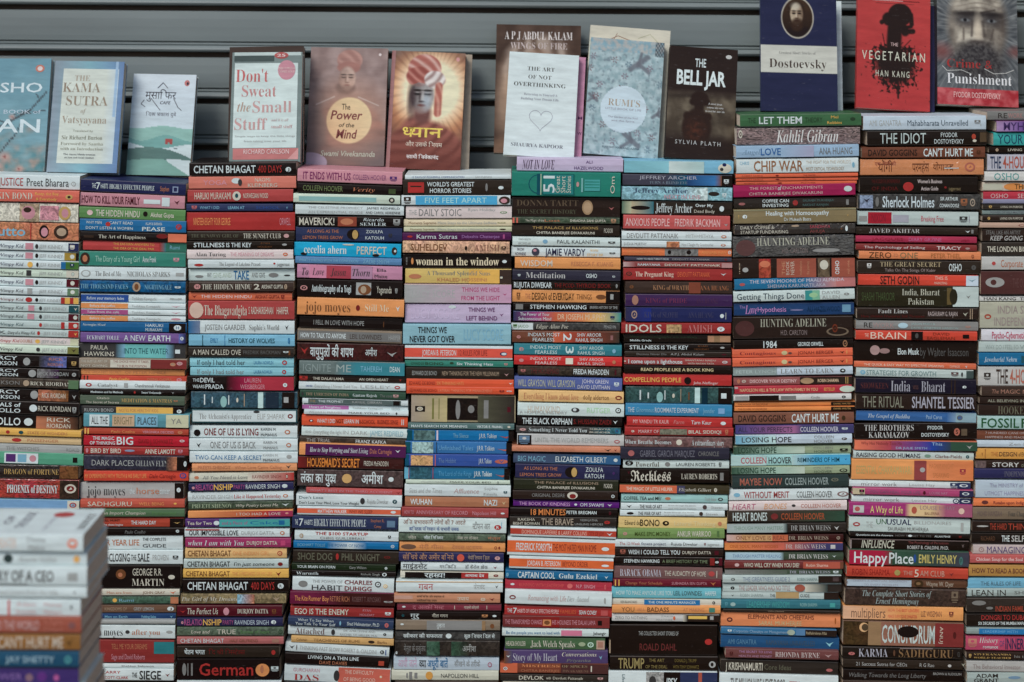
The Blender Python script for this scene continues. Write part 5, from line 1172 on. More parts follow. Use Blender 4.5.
def art_osho(u, v):
    c = mixc((100, 150, 170), (120, 165, 180), v * 1.2 + fb(u, v, 3) * .4)
    k_ = max(0, (v - .62) * 2.6 + fb(u, v, 6, 3) * .7)
    c = mixc(c, mixc((70, 125, 135), (165, 140, 130), .5 + fb(u, v, 9, 5)), k_)
    for ax, ay, bx, by, r in ((.97,.30,.80,.46,.010),(.80,.46,.45,.62,.014),(.45,.62,.1,.86,.012),(.80,.46,.62,.50,.008),(.62,.7,.42,.92,.008),(.9,.38,.86,.32,.007),(.72,.56,.62,.72,.008),(.97,.46,.7,.5,.007),(.3,.5,.55,.58,.008)):
        c = mixc(c, (62, 70, 78), .9 * capsule(u, v, ax, ay, bx, by, r))
    for cx, cy, r in ((.55,.87,.06),(.25,.56,.05),(.47,.95,.05),(.72,.98,.04),(.6,.52,.03),(.32,.95,.05)):
        c = mixc(c, (205, 150, 140), .75 * el(u, v, cx, cy, r, r * .66, .5)); c = mixc(c, (120, 50, 50), .8 * el(u, v, cx, cy, r * .25, r * .2, .4))
    return c
def art_musafir(u, v):
    c = mixc((206, 218, 232), (190, 212, 222), v)
    w1 = .53 + .015 * math.sin(u * 7 + 1); w2 = .635 + .03 * math.sin(u * 8); w3 = .70 + .03 * math.sin(u * 5 - .6); w4 = .74 - .03 * math.sin(u * 3.4 - .2); w5 = .86 - .02 * math.sin(u * 4)
    if v > w1: c = (140, 190, 182)
    if v > w2: c = (110, 168, 165)
    if v > w3 + .02 * u: c = (196, 214, 220)
    if v > w4 + .09 * u * u: c = (86, 124, 120)
    if v > w5: c = (118, 168, 158)
    if v > .84 + .0 * u and u > .62 and v < .86 + (u - .62) * .38 and v > w5 - .02: c = (196, 214, 220)
    if .58 < u < .69 and .64 < v < .70 and not (.62 < u < .645 and v > .675): c = (178, 72, 70)
    if .72 < u < .78 and .735 < v < .745: c = (60, 80, 84)
    return c
def folds(c1, c2, u, v, ox, oy, fr):
    r = math.hypot(u - ox, (v - oy) * 1.5); k_ = .5 + .5 * math.sin(r * fr + 1.2 * nz(u, v, 6)); return mixc(c1, c2, k_ ** 1.6)
def art_dhyan(u, v):
    r = math.hypot(u - .56, (v - .33) * 1.5); a = math.atan2(v - .33, u - .56)
    c = mixc((246, 222, 186), (214, 140, 92), (r - .36) * 4.5); c = mixc(c, (132, 84, 70), (r - .50) * 4); c = mixc(c, (112, 98, 94), .8 * max(0, .32 - v) * 3 * max(0, r - .4) * 3)
    c = mixc(c, (120, 74, 58), max(0, .35 * math.sin(a * 40) * min(1, max(0, r - .36) * 5)))
    body = max(el(u, v, .50, .99, .60, .40, .05), el(u, v, .40, .66, .22, .11, .2)); c = mixc(c, mixc(folds((160, 92, 80), (122, 66, 58), u, v, .1, .3, 46), (104, 50, 44), max(0, v - .66) * 2.6), body)
    c = mixc(c, (112, 70, 66), el(u, v, .45, .53, .12, .09, .3))
    c = face(c, u, v, .44, .375, .165, .145, (178, 172, 172), (58, 46, 48), True, -1)
    c = mixc(c, (60, 44, 48), .75 * el(u, v, .295, .42, .05, .14, .5)); c = mixc(c, (176, 196, 214), .55 * el(u, v, .50, .42, .055, .07, .6)); c = mixc(c, (150, 116, 110), .6 * el(u, v, .40, .50, .1, .03, .7))
    c = mixc(c, folds((178, 98, 88), (214, 166, 156), u, v, .12, .42, 58), el(u, v, .455, .145, .225, .125, .05))
    c = mixc(c, folds((156, 76, 68), (196, 124, 112), u, v, .7, -.1, 64), el(u, v, .375, .215, .165, .085, .08) * (1 if v < .27 + .25 * (.36 - u) else .25))
    c = mixc(c, folds((226, 218, 216), (160, 132, 130), u, v, .3, .05, 60), el(u, v, .60, .235, .145, .075, .08) * .95)
    c = mixc(c, folds((176, 90, 78), (206, 136, 120), u, v, .2, .5, 70), .95 * capsule(u, v, .66, .29, .655, .52, .05, .25))
    return c
def art_power(u, v):
    c = mixc((150, 124, 120), (110, 84, 80), .5 + fb(u, v, 4) * .9)
    body = el(u, v, .5, .97, .60, .52, .06); c = mixc(c, mixc(folds((138, 78, 66), (94, 60, 54), u, v, .9, .2, 34), (70, 52, 52), max(0, v - .62) * 2), body)
    c = mixc(c, (78, 72, 74), .9 * el(u, v, .09, .70, .17, .20, .25)); c = mixc(c, (84, 74, 74), .8 * el(u, v, .90, .90, .28, .13, .3)); c = mixc(c, (70, 62, 64), .7 * el(u, v, .5, .9, .3, .06, .4))
    c = mixc(c, folds((152, 92, 80), (182, 122, 108), u, v, .2, .3, 60), el(u, v, .51, .105, .165, .088, .06)); c = mixc(c, (150, 84, 72), el(u, v, .50, .17, .15, .05, .12))
    c = mixc(c, (66, 50, 48), .9 * el(u, v, .47, .345, .125, .055, .2))
    c = face(c, u, v, .485, .262, .108, .10, (206, 170, 152), (96, 64, 54), True, -1)
    c = mixc(c, (62, 46, 44), .55 * el(u, v, .485, .345, .09, .022, .4))
    glow = el(u, v, .53, .62, .42, .29, .5); c = mixc(c, (216, 140, 100), glow * .6)
    c = mixc(c, mixc((244, 212, 144), (236, 182, 118), el(u, v, .3, .7, .3, .2, .9)), el(u, v, .53, .62, .29, .195, .03))
    c = mixc(c, (166, 148, 178), el(u, v, .05, .98, .22, .085, .03))
    for ax, bx in ((.10, .33), (.90, .64)): c = mixc(c, (214, 196, 184), .7 * capsule(u, v, ax, .49, bx, .42, .007, .8))
    return mixc(c, (204, 182, 182), .30)  # pale wash: glare over the cover, mixed into its colours
def art_kalam(u, v):
    c = mixc((92, 70, 60), (70, 52, 44), fb(u, v, 4) + .5)
    h_ = el(u, v, .5, .38, .44, .3, .12); c = mixc(c, mixc((170, 150, 138), (110, 88, 76), .5 + .6 * math.sin(u * 30 + 4 * nz(u, v, 5))), h_)
    c = mixc(c, (156, 120, 98), el(u, v, .5, .55, .38, .34, .1)); c = mixc(c, (190, 158, 134), .7 * el(u, v, .12, .6, .10, .25, .5))
    c = mixc(c, (128, 96, 78), el(u, v, .5, 1.0, .6, .16, .2))
    return c
def art_rumi(u, v):
    if v < .11: c = mixc((128, 166, 184), (176, 176, 176), .5 + fb(u, v, 18, 2) * 1.2); 
    else:
        c = mixc((138, 168, 178), (176, 198, 206), .5 + fb(u, v, 12) * .9)
        c = mixc(c, (124, 144, 156), 1.6 * max(0, abs(fb(u, v, 13, 4)) - .34) * 2)
    if .88 < u and v < .13: c = mixc(c, (60, 70, 80), .5 + .5 * math.sin(u * 160) * math.sin(v * 160))
    for cx, cy, sc_, fl in ((.68,.2,1,1),(.62,.86,.9,-1),(.97,.62,.6,1),(.08,.52,.5,-1)):
        for ax, ay, bx, by, r in ((-.12,.05,.1,-.06,.035),(-.02,-.0,.13,.07,.025),(-.02,.02,.02,-.09,.02)):
            c = mixc(c, (104, 108, 120), .8 * capsule(u, v, cx + ax * sc_ * fl, cy + ay * sc_, cx + bx * sc_ * fl, cy + by * sc_, r * sc_, .4))
    for q in range(22):
        cx = (q * .37 + .05) % 1.0; cy = .16 + (q * .613) % .8; r = math.hypot(u - cx, (v - cy) * 1.5)
        if r < .06:
            a = math.atan2((v - cy) * 1.5, u - cx)
            c = mixc(c, ((128, 104, 122), (96, 120, 140), (120, 80, 90))[q % 3], .75 if r < .05 * (0.55 + .45 * math.cos(a * 6)) and r > .012 else 0)
    if el(u, v, .5, .60, .31, .20, .01) > .5: c = (196, 216, 230)
    return c
def art_bell(u, v):
    c = (44, 34, 31)
    if .38 < v < .84:
        e = min(1, (v - .38) * 12, (.84 - v) * 10)
        sc_ = mixc((112, 100, 84), (70, 60, 50), .5 + fb(u, v, 5) + (v - .5)); sc_ = mixc(sc_, (52, 44, 38), .8 * capsule(u, v, -.1, .46, .35, .44, .03, .8)); sc_ = mixc(sc_, (60, 52, 44), .6 * capsule(u, v, .55, .66, 1.1, .66, .06, .9))
        c = mixc(c, sc_, e)
    c = mixc(c, (44, 32, 28), max(el(u, v, .47, .455, .13, .06, .1), el(u, v, .38, .49, .06, .035, .2), el(u, v, .57, .49, .06, .035, .2))); c = mixc(c, (44, 32, 28), capsule(u, v, .47, .5, .46, .6, .07, .2)); c = mixc(c, (48, 34, 29), max(el(u, v, .44, .72, .215, .17, .08), capsule(u, v, .30, .62, .60, .62, .06, .2)))
    c = mixc(c, (104, 52, 36), .6 * el(u, v, .42, .74, .12, .08, .7) * (.6 + fb(u, v, 20)))
    if v > .84: c = (44, 34, 31)
    return c
def art_dost(u, v):
    c = (38, 44, 78)
    a = el(u, v, .485, .205, .215, .178, .02)
    if a > 0: c = mixc(c, (186, 178, 165), a)
    b_ = el(u, v, .485, .205, .20, .165, .03)
    if b_ > 0:
        g = mixc((70, 50, 36), (44, 32, 26), v * 3); g = mixc(g, (36, 28, 24), el(u, v, .5, .36, .22, .09, .2))
        g = mixc(g, (50, 36, 28), el(u, v, .47, .15, .115, .09, .1)); g = face(g, u, v, .475, .175, .085, .095, (196, 176, 150), (84, 60, 46), False, 1)
        g = mixc(g, (196, 190, 178), .6 * el(u, v, .46, .105, .06, .03, .5)); g = mixc(g, (58, 40, 30), .9 * el(u, v, .48, .265, .08, .055, .25))
        c = mixc(c, g, b_)
    if .445 < v < .675: c = (196, 196, 188)
    return c
def art_veg(u, v):
    c = mixc((196, 62, 62), (184, 54, 56), v + .3 * nz(u, v, 4)); k_ = (42, 32, 30)
    m = max(el(u, v, .585, .195, .165, .098, .05), el(u, v, .44, .235, .10, .06, .12), capsule(u, v, .335, .265, .42, .235, .03, .3), capsule(u, v, .52, .27, .50, .50, .10, .15),
            capsule(u, v, .60, .27, .655, .335, .06, .2), capsule(u, v, .68, .335, .765, .33, .032, .25), capsule(u, v, .66, .30, .74, .29, .022, .3), capsule(u, v, .735, .19, .745, .27, .03, .3), el(u, v, .52, .62, .25, .15, .25))
    edge = fb(u, v, 20, 7)
    m2 = el(u, v, .52, .62, .33, .23, .35) + edge * .9 - .25
    if v > .45 and m2 > .35: m = max(m, min(1, (m2 - .35) * 4))
    for q in range(26):
        a = q * .55 + .2; r = .24 + .12 * ((q * 7) % 5) / 5; ax, ay = .52 + .2 * math.cos(a), .60 + .12 * math.sin(a)
        m = max(m, .9 * capsule(u, v, ax, ay, .52 + r * 1.15 * math.cos(a + .2), .60 + r * .78 * math.sin(a + .2), .006, .6))
    m = max(m, capsule(u, v, .56, .7, .57, .9, .012, .6))
    return mixc(c, k_, m)
def art_crime(u, v):
    if v > .86: return mixc((172, 44, 54), (200, 90, 96), .5 + fb(u, v, 10))
    a = math.atan2(v - .35, u - .5)
    c = mixc((58, 64, 72), (124, 128, 132), .5 + .6 * nz(a * .8, math.hypot(u - .5, v - .35) * .25, 26)); f_ = el(u, v, .5, .33, .37, .40, .12)
    sk = mixc((192, 182, 168), (104, 96, 90), .5 + .7 * fb(u, v, 7, 2) + (u - .5) * .8)
    for sx, ex in ((-1, .35), (1, .68)):
        sk = mixc(sk, (52, 50, 54), .85 * el(u, v, ex, .28, .14, .05, .6)); sk = mixc(sk, (34, 32, 34), .8 * el(u, v, ex + .01, .235, .17, .022, .6)); sk = mixc(sk, (150, 160, 168), .7 * el(u, v, ex, .29, .05, .012, .6)); sk = mixc(sk, (20, 20, 24), .9 * el(u, v, ex, .288, .022, .014, .4))
        sk = mixc(sk, (80, 70, 66), .6 * capsule(u, v, ex + .02 * sx, .36, .5 + .17 * sx, .45, .012, .8))
    sk = mixc(sk, (214, 198, 178), .8 * el(u, v, .51, .37, .05, .12, .6)); sk = mixc(sk, (60, 50, 48), .8 * el(u, v, .5, .475, .10, .02, .6))
    for q in (-.02, .02, .06, .1): sk = mixc(sk, (104, 92, 84), .45 * el(u, v, .5, .10 + q + .02 * math.sin(u * 9), .26, .006, .7))
    sk = mixc(sk, (62, 54, 52), .55 * capsule(u, v, .44, .30, .43, .42, .014, .8) + .6 * capsule(u, v, .57, .30, .59, .42, .018, .8)); sk = mixc(sk, (70, 60, 56), .5 * el(u, v, .16, .42, .07, .2, .7) + .55 * el(u, v, .86, .40, .09, .22, .7))
    for sx in (-1, 1): sk = mixc(sk, (48, 42, 42), .6 * capsule(u, v, .5 + .05 * sx, .222, .5 + .22 * sx, .215 - .02 * sx, .012, .7))
    c = mixc(c, sk, f_); c = mixc(c, mixc((46, 44, 48), (84, 82, 84), .5 + fb(u, v, 24, 2)), el(u, v, .5, .64, .34, .17, .25))
    c = mixc(c, (196, 200, 204), .75 * max(0, nz(a * 7, .3, 6, 1) - .22) * (1 - .6 * f_) * min(1, math.hypot(u - .5, v - .4) * 2))  # radiating highlights of the shrink wrap, painted into the cover colours
    c = mixc(c, (140, 60, 56), .6 * el(u, v, .06, .56, .1, .06, .7) + .5 * el(u, v, .97, .54, .08, .04, .7))
    return c
def raster(mb, fn, W, H, y, nx=56, ny=84):
    vs, cs, fs = [], [], []
    for j in range(ny + 1):
        for i in range(nx + 1):
            u, v = i / nx, j / ny; vs.append((u * W, y, H - v * H)); cs.append(lin(tuple(fn(u, v))))
    for j in range(ny):
        for i in range(nx):
            a = j * (nx + 1) + i; fs.append((a, a + nx + 1, a + nx + 2, a + 1))
    mb.add(vs, fs, cs, 5)
def upright(TL, TR, BL, BR, th, base, label, items=(), art=None, back=0.0, mat=5, spine=None, nx=56, ny=84, group='books standing face-out on the stacks', cat='book', side='l'):
    cx = (BL[0] + BR[0]) / 2; zt = max([z for (a, b_, z) in top_edge.values() if a - 3 < cx < b_ + 3 or a - 3 < BR[0] - 12 < b_ + 3 and False] or [None] or [0]) if any(a - 3 < cx < b_ + 3 for a, b_, z in top_edge.values()) else P(cx, BL[1]).z
    pyb = (BL[1] + BR[1]) / 2
    s_ = zt / P(cx, pyb).z; d0 = min(.095, max(.03, CAMD * (s_ - 1))) + back; d1 = d0 + .05
    bl, br, tl, tr = P(*BL, d0), P(*BR, d0), P(*TL, d1), P(*TR, d1)
    W = ((br - bl).length + (tr - tl).length) / 2; H = ((tl - bl).length + (tr - br).length) / 2
    zv = ((tl - bl) + (tr - br)).normalized(); xa = ((br - bl) + (tr - tl)).normalized(); xb = (xa - zv * zv.dot(xa)).normalized()
    xv = (xa * .3 + xb * .7).normalized(); zv = (zv - xv * zv.dot(xv)).normalized(); yv = zv.cross(xv)
    cen = (bl + br + tl + tr) / 4 - zv * H / 2
    M = Matrix.Translation(cen) @ Matrix(((xv.x, yv.x, zv.x), (xv.y, yv.y, zv.y), (xv.z, yv.z, zv.z))).to_4x4() @ Matrix.Translation((-W / 2, 0, 0))
    root = empty('book', M, label, cat, group)
    co, pg, ti, by = MB(), MB(), MB(), MB(); bc = C(base); sc_ = C(spine) if spine else bc
    w = .0011; r = .0012
    co.box(0, W, 0, w, 0, H, bc, mat); co.box(0, W, th - w, th, 0, H, bc, mat); co.box(0, w, w, th - w, 0, H, sc_, mat, skip=('f', 'k'))
    pg.box(w, W - .0012, w, th - w, .0012, H - .0012, (1, 1, 1, 1), 6)
    y = -.0001
    if art: raster(co, art, W, H, y, nx, ny); y -= .0002
    for it in items:
        k_ = it[0]
        if k_ == 'b': co.rect(it[1] * W, it[2] * W, (1 - it[4]) * H, (1 - it[3]) * H, y, C(it[5]), mat)
        elif k_ == 'g': co.rect(it[1] * W, it[2] * W, (1 - it[4]) * H, (1 - it[3]) * H, y, C(it[5]), mat, C(it[6]))
        elif k_ == 'e': co.ell((it[1] - it[3]) * W, (it[1] + it[3]) * W, (1 - it[2] - it[4]) * H, (1 - it[2] + it[4]) * H, y, C(it[5]), 3, 28)
        elif k_ == 'p': co.poly([(a * W, (1 - b_) * H) for a, b_ in it[1]], y, C(it[2]))
        elif k_ == 'l':
            pts = it[1]; wd = it[2]
            for (a, b_), (c_, d_) in zip(pts, pts[1:]):
                dx, dz = (c_ - a) * W, -(d_ - b_) * H; n_ = math.hypot(dx, dz) or 1; ox, oz = -dz / n_ * wd, dx / n_ * wd
                co.poly([(a * W + ox, (1 - b_) * H + oz), (a * W - ox, (1 - b_) * H - oz), (c_ * W - ox, (1 - d_) * H - oz), (c_ * W + ox, (1 - d_) * H + oz)], y, C(it[3]))
        else:
            tgt = ti if k_ == 'T' else by
            tgt.text(it[7], it[6], it[1] * W, it[2] * W, (1 - it[3]) * H, it[4] * H, y, C(it[5]))
        y -= .00006
    c_ = co.build('cover', root); pg.build('page_block', root)
    if ti.v: ti.build('title', c_)
    if by.v: by.build('byline', c_)
    return root

heart = [(.5 + .165 * math.sin(t) ** 3, .64 - .0068 * (13 * math.cos(t) - 5 * math.cos(2 * t) - 2 * math.cos(3 * t) - math.cos(4 * t))) for t in [6.2832 * q / 30 for q in range(31)]]
upright((-38,56),(50.5,61),(-45,171),(45,172), .022, '*8ab', 'pale blue paperback cut by the left frame edge, blossom branches on its cover', [
  ('T', .25,.92,.26,.085,'*cde','b','OSHO'), ('t', .3,.92,.475,.035,'*bcd','','The BOOK of'), ('T', .2,.92,.60,.115,'*cde','b','MAN'), ('e', .88,.09,.05,.033,'*c76'), ('e', .88,.09,.028,.02,'*dcc')], art_osho)
upright((54.5,60.5),(125,62),(47.6,171),(116,174), .026, '*79b', 'blue bordered hardback with pale central panel under glossy plastic, second from left', [
  ('g', .0,.5,0,1,'*89a','*7ab'), ('g', .5,1,0,1,'*7ab','*68b'), ('b', .13,.93,.07,.92,(206,214,206)), ('g', .75,.93,.07,.92,(206,214,206),(190,208,220)), ('b', .88,.92,.0,.5,'*9bd'),
  ('T', .30,.52,.155,.05,'*a98','s','THE'), ('T', .14,.68,.24,.085,'*987','s','KAMA'), ('T', .20,.80,.36,.085,'*987','s','SUTRA'), ('T', .42,.5,.45,.04,'*a98','si','of'), ('T', .16,.80,.53,.065,'*a98','s','Vatsyayana'),
  ('t', .33,.62,.63,.02,'*998','','Translated by'), ('t', .18,.76,.69,.035,'*887','s','Sir Richard Burton'), ('t', .17,.78,.745,.026,'*998','s','Foreword by Santha'), ('t', .17,.78,.79,.026,'*998','s','with an Introduction'), ('t', .22,.68,.84,.016,'*445','',"The classic Hindu treatise"), ('t', .24,.66,.868,.016,'*445','','on love and social conduct')], mat=5)
upright((133.5,73.5),(196.5,75),(126.4,174),(189.5,176.5), .021, 'w', 'white paperback with flat sea green hills and a tiny red cafe drawn on it', [
  ('T', .21,.70,.21,.075,'*334','','मुसाफिर'), ('t', .45,.62,.285,.03,'*445','bi','CAFE'), ('t', .24,.72,.40,.035,'*667','','दिव्य प्रकाश दुबे'), ('e', .86,.085,.042,.03,'*c77'), ('e', .87,.09,.018,.015,'*334'), ('l', [(.20,.26),(.15,.30),(.22,.33)], .0006, '*445'), ('l', [(.66,.24),(.74,.33),(.8,.36)], .0006, '*445'), ('l', [(.4,.14),(.48,.085),(.56,.14)], .0006, '*445'), ('l', [(.3,.24),(.38,.3),(.46,.36)], .0006, '*445')], art_musafir, nx=70, ny=110)
upright((228.5,45.5),(303,47.5),(229,161),(304,162.5), .02, '*433', 'dark brown book hidden behind the white one with red serif title', back=.028)
upright((232,51.5),(302,53),(229.6,162),(300.6,162.5), .024, '*788', 'white book with pale red serif title in a grey plastic sleeve', [
  ('b', .03,.98,.0,.03,'*bcc'), ('b', .03,.6,.03,.085,'*455'), ('b', .04,.94,.10,.87,'*cdd'), ('b', .05,.97,.875,.975,'*c77'), ('p', [(.97,.875),(.97,.975),(.82,.975)], '*d99'), ('e', .70,.03,.1,.03,'*b55'), ('e', .78,.165,.125,.09,'*c89'),
  ('T', .06,.52,.215,.115,'*c66','s',"Don't"), ('T', .15,.64,.355,.105,'*c88','s','Sweat'), ('T', .09,.28,.50,.085,'*b98','si','the'), ('T', .31,.86,.50,.105,'*c99','s','Small'), ('T', .06,.52,.655,.105,'*c99','s','Stuff'),
  ('t', .58,.82,.62,.025,'*caa','si','and it is all'), ('t', .58,.88,.68,.03,'*c99','s','small stuff'), ('t', .07,.92,.765,.016,'*aaa','','Simple ways to keep the little things'), ('t', .2,.8,.81,.016,'*aaa','','from taking over your life'), ('t', .2,.84,.905,.04,'*ecc','','RICHARD CARLSON'), ('t', .66,.9,.15,.018,'*ecc','','OVER 12 MILLION'), ('t', .66,.9,.18,.018,'*ecc','','COPIES SOLD'), ('t', .64,.76,.03,.025,'*ecc','b','25')])
upright((311.5,47),(388,48.6),(305.5,165),(384,166), .02, '*865', 'brownish paperback showing a meditating turbaned figure behind a glowing orange disc', [
  ('T', .43,.54,.505,.05,'*654','b','The'), ('T', .29,.70,.575,.075,'*844','bi','Power'), ('T', .40,.60,.66,.035,'*654','bi','of the'), ('T', .37,.64,.735,.075,'*844','bi','Mind'), ('t', .18,.88,.90,.045,'*bba','bi','Swami Vivekananda'), ('e', .9,.055,.018,.012,'*dcc')], art_power, nx=120, ny=180)
upright((397,53),(472.5,54.5),(392,169),(468.5,170), .018, '*a98', 'tan and grey paperback showing as a sliver behind the meditation book', back=.024)
upright((393.5,51),(465,53),(384.4,168),(460.8,171), .022, '*a64', 'paperback with blue lit turbaned portrait and yellow Hindi title over sunburst', [
  ('T', .20,.74,.685,.085,'*fc5','b','ध्यान'), ('t', .25,.74,.79,.036,'*dcb','','और उसके नियम'), ('t', .27,.70,.895,.03,'*edd','b','स्वामी विवेकानंद'), ('e', .9,.055,.025,.018,'*d99'), ('g', 0,.05,0,1,'*966','*a77')], art_dhyan, nx=120, ny=180)
upright((496,25),(582.5,25),(494.4,153),(578,154), .02, '*543', 'brown hardback with capital title, mostly hidden by the white heart book', [
  ('T', .10,.90,.085,.062,'*edd','s','A P J ABDUL KALAM'), ('T', .17,.84,.165,.05,'*cbb','s','WINGS OF FIRE')], art_kalam, back=.035, nx=60, ny=90)
upright((514,55),(587,56),(506,157),(580,157.5), .014, '*c8a', 'pink paperback edge peeking out on the right behind the heart book', [('t', .93,.99,.6,.03,'*636','b','M'), ('t', .93,.99,.75,.03,'*636','b','W')], back=.016)
upright((510,52),(580,55),(502.8,155.5),(573,157.8), .016, 'w', 'white paperback with thin outlined heart below three lines of black serif capitals', [
  ('T', .27,.66,.155,.038,'*333','s','THE ART'), ('T', .29,.62,.235,.038,'*333','s','OF NOT'), ('T', .09,.83,.31,.038,'*333','s','OVERTHINKING'), ('t', .24,.72,.405,.022,'*889','s','Returning to Yourself &'), ('t', .20,.74,.448,.022,'*889','s','Building Your Dream Life'),
  ('l', heart, .0004, '*99a'), ('t', .10,.84,.895,.034,'*667','s','SHAURYA KAPOOR')])
upright((589.5,25.3),(672.8,30.6),(583,154),(661,158), .016, (206,200,184), 'cream book standing behind the blue floral one with round panel', [('l', [(.2,.12),(.35,.07),(.5,.1)], .0008, '*976'), ('l', [(.3,.1),(.34,.05)], .0006, '*976'), ('l', [(.6,.08),(.75,.04),(.85,.1)], .0005, '*aa8')], back=.022)
upright((591,38.7),(666.4,41.5),(583,153.5),(655.8,158.6), .022, '*8bc', 'pale blue floral hardback with birds and a white round title panel', [
  ('T', .29,.72,.545,.058,'*a98','s',"RUMI'S"), ('t', .26,.74,.60,.018,'*99a','','LITTLE BOOK OF LIFE'), ('t', .30,.70,.67,.016,'*99a','','The Garden of the Soul'), ('t', .35,.66,.70,.016,'*99a','','and the Spirit'), ('t', .25,.75,.93,.018,'*567','','MARYAM MAFI AND AZIMA')], art_rumi, nx=96, ny=144)
upright((671.8,46.8),(738.5,49),(663,158.5),(733,160.2), .024, '*322', 'black paperback with bold white title above a dim figure seen from behind', [
  ('T', .38,.54,.14,.075,'w','b','THE'), ('T', .12,.84,.275,.125,'w','B','BELL JAR'), ('t', .60,.80,.50,.018,'*ccc','','A novel about'), ('t', .58,.82,.533,.018,'*ccc','','a woman who wants'), ('t', .56,.84,.566,.018,'*ccc','','to end her own life'), ('t', .14,.80,.855,0.036,'*bbb','w','SYLVIA PLATH'), ('e', .87,.07,.045,.018,'*bbb')], art_bell)
upright((766,0),(842,0),(765,110.5),(842,111), .02, 'w', 'white paperback edge showing to the right of the navy portrait book', back=.014)
upright((761,-6),(837,-6),(760.5,111.7),(837,111.7), .012, '*347', 'navy book with oval bearded portrait and a white title band', [
  ('t', .24,.72,.505,.024,'*777','s','Greatest Short Stories of'), ('T', .11,.86,.595,.075,'*433','s','Dostoevsky')], art_dost, nx=110, ny=164)
upright((864,4),(937,3),(860,109),(932.5,110), .02, '*336', 'dark navy book just showing to the right of the red cover', back=.016)
upright((859,-8),(932,-8),(855,109),(928,110), .014, '*c44', 'bright red paperback with black silhouette dissolving into roots', [
  ('T', .46,.56,.45,.03,'*caa','','THE'), ('T', .07,.93,.55,.075,'*ccb','w','VEGETARIAN'), ('T', .26,.72,.70,.052,'*ccb','w','HAN KANG'), ('b', .2,.62,.075,.08,'*caa'), ('b', .62,.85,.075,.08,'*622'), ('b', .25,.78,.10,.103,'*733')], art_veg, nx=110, ny=170)
upright((938,-14),(1017.5,-13),(936.4,105.5),(1017.5,105.8), .026, '*333', 'shrink wrapped book with grey close-up bearded face above a red base band', [
  ('T', .12,.68,.655,.07,'*a33','s','Crime &'), ('T', .12,.92,.78,.085,'*dde','s','Punishment'), ('t', .20,.78,.915,.045,'*daa','b','FYODOR DOSTOYEVSKY'), ('l', [(.06,.68),(.12,.72),(.3,.71),(.42,.74)], .0005, '*ccc'), ('l', [(.58,.69),(.7,.73),(.85,.72),(.95,.69)], .0005, '*ccc')], art_crime, mat=2, nx=116, ny=170)
# top cover printing of the near stack's uppermost book is added here
gain[0] = 1.0
# ---------------------------------------------------------------- roller shutter
M_SHUT = plain('painted_shutter', (.192, .232, .238), .5, .22, 3.5, .0004, stretch=(.35, 1, 2.5))
M_RUST = plain('dusty_slot', (.075, .052, .040), .8, .4, 9, stretch=(.5, 1, 3))
M_WALL = plain('lime_wall', (.42, .38, .33), .9, .15, 4, .002)
M_PAVE = plain('pavement_stone', (.22, .21, .20), .9, .2, 6, .003)
M_ROAD = plain('asphalt', (.05, .05, .052), .9, .25, 40, .003)
M_WOOD = plain('worn_planks', (.16, .11, .07), .8, .3, 12, .001, stretch=(.3, 3, 3))
SY = .215
def prof_sheet(name, prof, x0, x1, mat, parent):
    mb = MB(); n = len(prof)
    vs = [(x0, y, z) for y, z in prof] + [(x1, y, z) for y, z in prof]
    mb.add(vs, [(i, n + i, n + i + 1, i + 1) for i in range(n - 1)], (1, 1, 1, 1), 0)
    return mb.build(name, parent, mats=[mat])
sh = bpy.data.objects.new('roller_shutter', None); COL.objects.link(sh); sh.location = (0, SY, TABLE_Z)
sh['label'] = 'grey blue ribbed metal roller shutter closed behind the books'; sh['category'] = 'shutter'
# slats: flat band with a raised double rib along each joint (joint centres read off the photo)
pitch_px = 46.5
zj = [P(512, y, SY).z for y in (-38, 9, 50.5, 97, 143)]
pz = abs(P(512, 50.5, SY).z - P(512, 97, SY).z); pitch = pz
x0s, x1s = -2.3, 2.3
base_z = TABLE_Z
u = K * (CAMD + SY) / CAMD
pitch = 46.5 * u
ztop0 = P(512, 13.3, SY).z
for q in range(-16, 30):
    zt = ztop0 - pitch * q
    if zt < base_z - .35: continue
    # down the slat: flat panel, hairline groove, round bead; then an open slot to the next slat
    pts = [(.022, 0), (.003, .05), (.0, .6), (-.0012, 8), (-.0015, 16), (-.001, 25), (.0, 30.2), (.007, 30.6), (.007, 31.6), (-.001, 32.0), (-.004, 32.6), (-.004, 33.6), (-.0015, 34.4), (-.004, 35.2), (-.008, 37), (-.009, 38.6), (-.007, 40.2), (.0, 41.2), (.022, 41.3)]
    o = prof_sheet('slat', [(y, zt - d_ * u - base_z) for y, d_ in pts][::-1], x0s, x1s, M_SHUT, sh)
gd = MB(); gd.box(x0s - .08, x0s, -.06, .03, -.42, 2.2, (1,1,1,1), 0); gd.build('guide_rail', sh, mats=[M_SHUT])
gd = MB(); gd.box(x1s, x1s + .08, -.06, .03, -.42, 2.2, (1,1,1,1), 0); gd.build('guide_rail', sh, mats=[M_SHUT])
bk = MB(); bk.box(x0s, x1s, .020, .026, -.42, 2.2, (1,1,1,1), 0); bk.build('slot_backing', sh, mats=[M_RUST])
GZ = -1.62
def thing_mesh(name, boxes, mat, label=None, cat=None, kind=None):
    mb = MB()
    for b_ in boxes: mb.box(*b_, (1, 1, 1, 1), 0)
    o = mb.build(name, None, mats=[mat])
    if label: o['label'] = label
    if cat: o['category'] = cat
    if kind: o['kind'] = kind
    return o
thing_mesh('shop_wall', [(-6, -2.385, .10, .5, GZ, 2.6), (2.385, 6, .10, .5, GZ, 2.6), (-2.385, 2.385, .10, .5, .95, 2.6)], M_WALL, 'lime washed shop wall around the closed shutter', 'wall')
